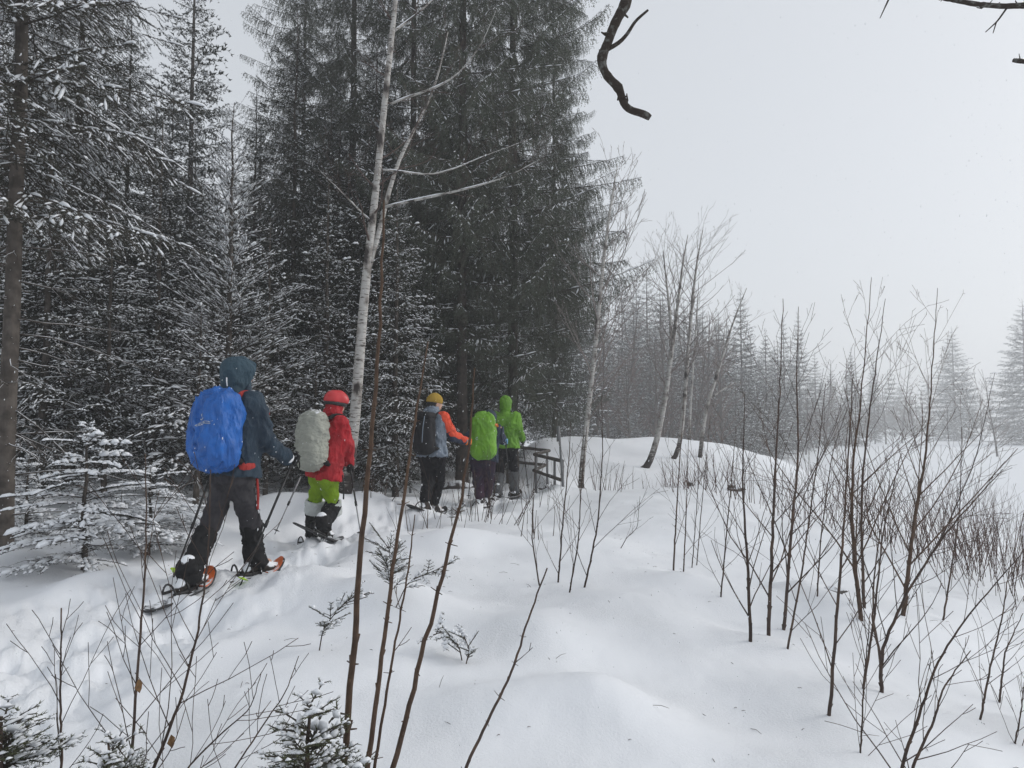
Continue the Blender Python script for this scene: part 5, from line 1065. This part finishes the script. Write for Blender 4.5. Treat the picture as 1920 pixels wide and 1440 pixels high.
garment('sleeve_panel', [(J['sR'] - UP * .07, J['eR'] - UP * .045, .060, .055), (J['eR'] - UP * .045, J['wR'] - UP * .035, .054, .04)], .03, .011, [m_navy], p3)
pole(J['hR'], tipR, 'pole held by the orange-gloved hiker, standing beside the green pack', m_plain_black, m_plain_black, m_plain_black); pole(J['hL'], tipL, 'pole slanting back to the left behind the black pack hiker', m_plain_black, m_plain_black, m_plain_black)
pc = at(796, 815, Y3 - .23); k3, fld, X, Yv, Z, o = pack('black uncovered backpack with snow on its lid and grey straps', pc, F, Rt, .08, (.155, .13, .29), m_k3, 'pack_body', (.016, .10, (1, 1, .6)), 7, .10)
garment('lid', [rbox(pc + Z * .27, X, Yv, Z, .135, .125, .06, .055)], .02, .011, [m_k3], k3, wr=(.01, .08, (1, 1, 1)), seed=2, bnd=(pc + Z * .27 - .25, pc + Z * .27 + .25))
for sx in (-.08, .08): strap('compression_strap', [pc + X * sx + Z * .26 - Yv * .12, pc + X * sx + Z * .1 - Yv * .145, pc + X * sx - Z * .12 - Yv * .145], .007, m_j3, k3)
strap('shoulder_strap', [pc + Z * .22 + X * .08 + F * .1, J['sR'] + UP * .09 - Rt * .07 - F * .04, J['sR'] + UP * .07 - Rt * .06 + F * .08, J['sR'] - UP * .1 - Rt * .05 + F * .16], .018, m_black, k3); strap('side_strap', [J['sR'] - UP * .08 - Rt * .05 - F * .13, J['hip'] + UP * .2 + Rt * .13 - F * .10, J['hip'] + UP * .13 + Rt * .06 - F * .16], .011, m_black, k3)
strap('hip_belt', [pc - Z * .2 + X * .12 + F * .05, J['hip'] + UP * .12 + Rt * .18 - F * .03, J['hip'] + UP * .10 + Rt * .13 + F * .15], .03, m_black, k3)
shoe_under(J['aL'], J['fL'], 'snow-caked snowshoe lifted behind the mustard hat hiker', m_deck, pitch=-.4); shoe_under(J['aR'], J['fR'], 'snowshoe flat on the track under the mustard hat hiker', m_deck)
# ---- fourth hiker: green cover, purple trousers
m_c4 = mat('cover_green', (.15, .36, .014), .45, .4, noise=(6, (.11, .28, .012), .4, .6), bump=(14, .8, (1, 1, .4), .05), snow=(1.62, 16, 1.0)); m_t4 = cloth('trousers_purple', (.045, .022, .042), .85, .15, noise=(5, (.03, .026, .045), .4, .6)); m_gb = cloth('glove_blue', (.22, .45, .65))
Y4, th4 = 12.0, math.radians(14)
J, F, Rt, UP = joints(th4, Y4, dict(head=(918, 785), neck=(914, 797), hip=(906, 862), eR=(940, 818), wR=(944, 829), hR=(948, 828), eL=(880, 820), wL=(884, 838), hL=(886, 844), kL=(897, 902), aL=(899, 938), kR=(916, 902), aR=(913, 934)),
        dict(head=.22, neck=.12, eR=.05, wR=.28, hR=.33, eL=.08, wL=.3, hL=.34, kL=.1, aL=-.05, kR=.15, aR=.15))
J['sR'] = J['neck'] + Rt * .20 - UP * .07; J['sL'] = J['neck'] - Rt * .20 - UP * .07; J['fL'] = nrm(V(.3, .95, 0)); J['fR'] = nrm(V(.3, .95, 0)); tipR, tipL = at(957, 932, 12.3), at(878, 935, 12.2); J['pR'] = nrm(J['hR'] - tipR); J['pL'] = nrm(J['hL'] - tipL)
p4 = person(J, th4, 'person bent under a lime covered backpack in purple trousers', dict(jacket=m_navy, trousers=m_t4, glove=m_gb, boot=m_bootsnow), m_navy, seed=4, legs=1.12)
pole(J['hR'], tipR, 'pole held by the blue-gloved hiker in purple trousers', m_plain_black, m_plain_black, m_plain_black); pole(J['hL'], tipL, 'pole on the left of the purple trousers hiker', m_plain_black, m_plain_black, m_plain_black)
pc = at(907, 817, Y4 - .22); k4, fld, X, Yv, Z, o = pack('tall lime green rain cover on a big backpack behind the last hiker', pc, F, Rt, .10, (.205, .17, .40), m_c4, wr=(.024, .10, (1, 1, .5)), seed=9, taper=.05)
uv, tr = emblem(-.06, -.06, .022); print_on(fld, k4, o, pc, X, Yv, Z, uv, tr, m_print, 'printed_logo')
strap('cover_tie', [pc + Z * .17 + X * .19 - Yv * .02, pc + Z * .19 + X * .215, pc + Z * .155 + X * .225 + Yv * .03], .02, m_go, k4); strap('shoulder_strap', [pc + Z * .28 + X * .09 + F * .12, J['sR'] + UP * .085 - Rt * .07, J['sR'] + UP * .06 - Rt * .06 + F * .09], .02, m_black, k4)
shoe_under(J['aL'], J['fL'], 'snowshoe under the left foot of the purple trousers hiker', m_deck); shoe_under(J['aR'], J['fR'], 'snowshoe under the right foot of the purple trousers hiker', m_deck)
# ---- fifth hiker: green jacket
m_j5 = cloth('jacket_green', (.13, .31, .018), .6, .3, snow=(1.62, 20, 1.05), noise=(5, (.09, .22, .014), .4, .65)); m_gt5 = cloth('gaiter_grey', (.12, .125, .13), .85, .15)
Y5, th5 = 13.2, math.radians(8)
J, F, Rt, UP = joints(th5, Y5, dict(head=(948, 757), neck=(947, 773), hip=(948, 842), eR=(972, 806), wR=(979, 822), hR=(980, 826), eL=(924, 808), wL=(930, 828), hL=(932, 832), kL=(937, 886), aL=(933, 921), kR=(964, 884), aR=(965, 918)),
        dict(head=.08, neck=.03, eR=-.02, wR=.18, hR=.22, eL=.0, wL=.25, hL=.3, kL=.15, aL=-.1, kR=.2, aR=.15))
J['sR'] = J['neck'] + Rt * .20 - UP * .085; J['sL'] = J['neck'] - Rt * .20 - UP * .085; J['fL'] = nrm(V(.1, .95, 0)); J['fR'] = nrm(V(.35, .9, 0)); tipR, tipL = at(990, 915, 13.2), at(942, 925, 13.5); J['pR'] = nrm(J['hR'] - tipR); J['pL'] = nrm(J['hL'] - tipL)
p5 = person(J, th5, 'person in a green hooded jacket and black trousers walking foremost', dict(jacket=m_j5, trousers=m_t3, glove=m_black, boot=m_bootsnow), m_j5, seed=5, gaiter=m_gt5, gh=.36, jk=1.12, hemdrop=-.02)
pole(J['hR'], tipR, 'dark pole right of the green jacket hiker', m_plain_black, m_plain_black, m_plain_black); pole(J['hL'], tipL, 'dark pole between the green jacket hiker\'s legs', m_plain_black, m_plain_black, m_plain_black)
shoe_under(J['aL'], J['fL'], 'snowshoe under the left foot of the green jacket hiker', m_deck); shoe_under(J['aR'], J['fR'], 'snowshoe under the right foot of the green jacket hiker', m_deck)

# ---------------------------------------------------------------- falling snow
rf = rs(77); n = 42000
Yf = rf.uniform(.8, 1, n) * 0 + 2.6 + 17 * rf.rand(n) ** .7; xf = (rf.rand(n) - .5) * 1.75 * Yf; zf = CAMZ + (rf.rand(n) * 1.35 - .52) * Yf
ok = zf > ground(xf, Yf, False) + .05; c = np.stack([xf, Yf, zf], -1)[ok]; n = len(c)
r = rf.uniform(.0013, .0027, n); d = nrm(V(.16, 0, 1) + rf.normal(0, .10, (n, 3))); u = nrm(np.cross(d, rf.normal(0, 1, (n, 3)))); w = np.cross(d, u); ln = r * rf.uniform(1.2, 3.2, n)
vv = np.stack([c - d * ln[:, None], c + u * r[:, None], c + w * r[:, None] * .8, c - u * r[:, None] * .7, c - w * r[:, None], c + d * ln[:, None]], 1).reshape(-1, 3)
t8 = np.array([[0, 2, 1], [0, 3, 2], [0, 4, 3], [0, 1, 4], [5, 1, 2], [5, 2, 3], [5, 3, 4], [5, 4, 1]]); tt = (np.arange(n)[:, None, None] * 6 + t8[None]).reshape(-1, 3)
fs = obj('falling_snow', mesh_np('falling_snow', vv, tt, None, [m_flake])); fs['kind'] = 'stuff'; fs['label'] = 'snowflakes drifting through the air'

# bits of twig and needles lying on the snow
lt = MB(); rl = rs(88)
for i in range(520):
    if i < 260: Y = rl.uniform(2.6, 9); px = rl.uniform(0, 1920); p = gY(px, Y)
    else: Y = rl.uniform(6, 13); px = rl.uniform(0, 700); p = gY(px, Y)
    a = rl.rand() * 6.28; l = rl.uniform(.006, .03) if rl.rand() < .85 else rl.uniform(.05, .10); d = V(math.cos(a), math.sin(a), rl.uniform(-.1, .35)) * l
    lt.tube([p + V(0, 0, .001), p + V(0, 0, .002) + d * .5 + V(0, 0, l * .06), p + d], [.0012, .0016, .0008], 3)
lo_ = obj('twig_litter', lt.mesh('twig_litter', [m_sap])); lo_['kind'] = 'stuff'; lo_['label'] = 'bits of twig and needles scattered over the snow'
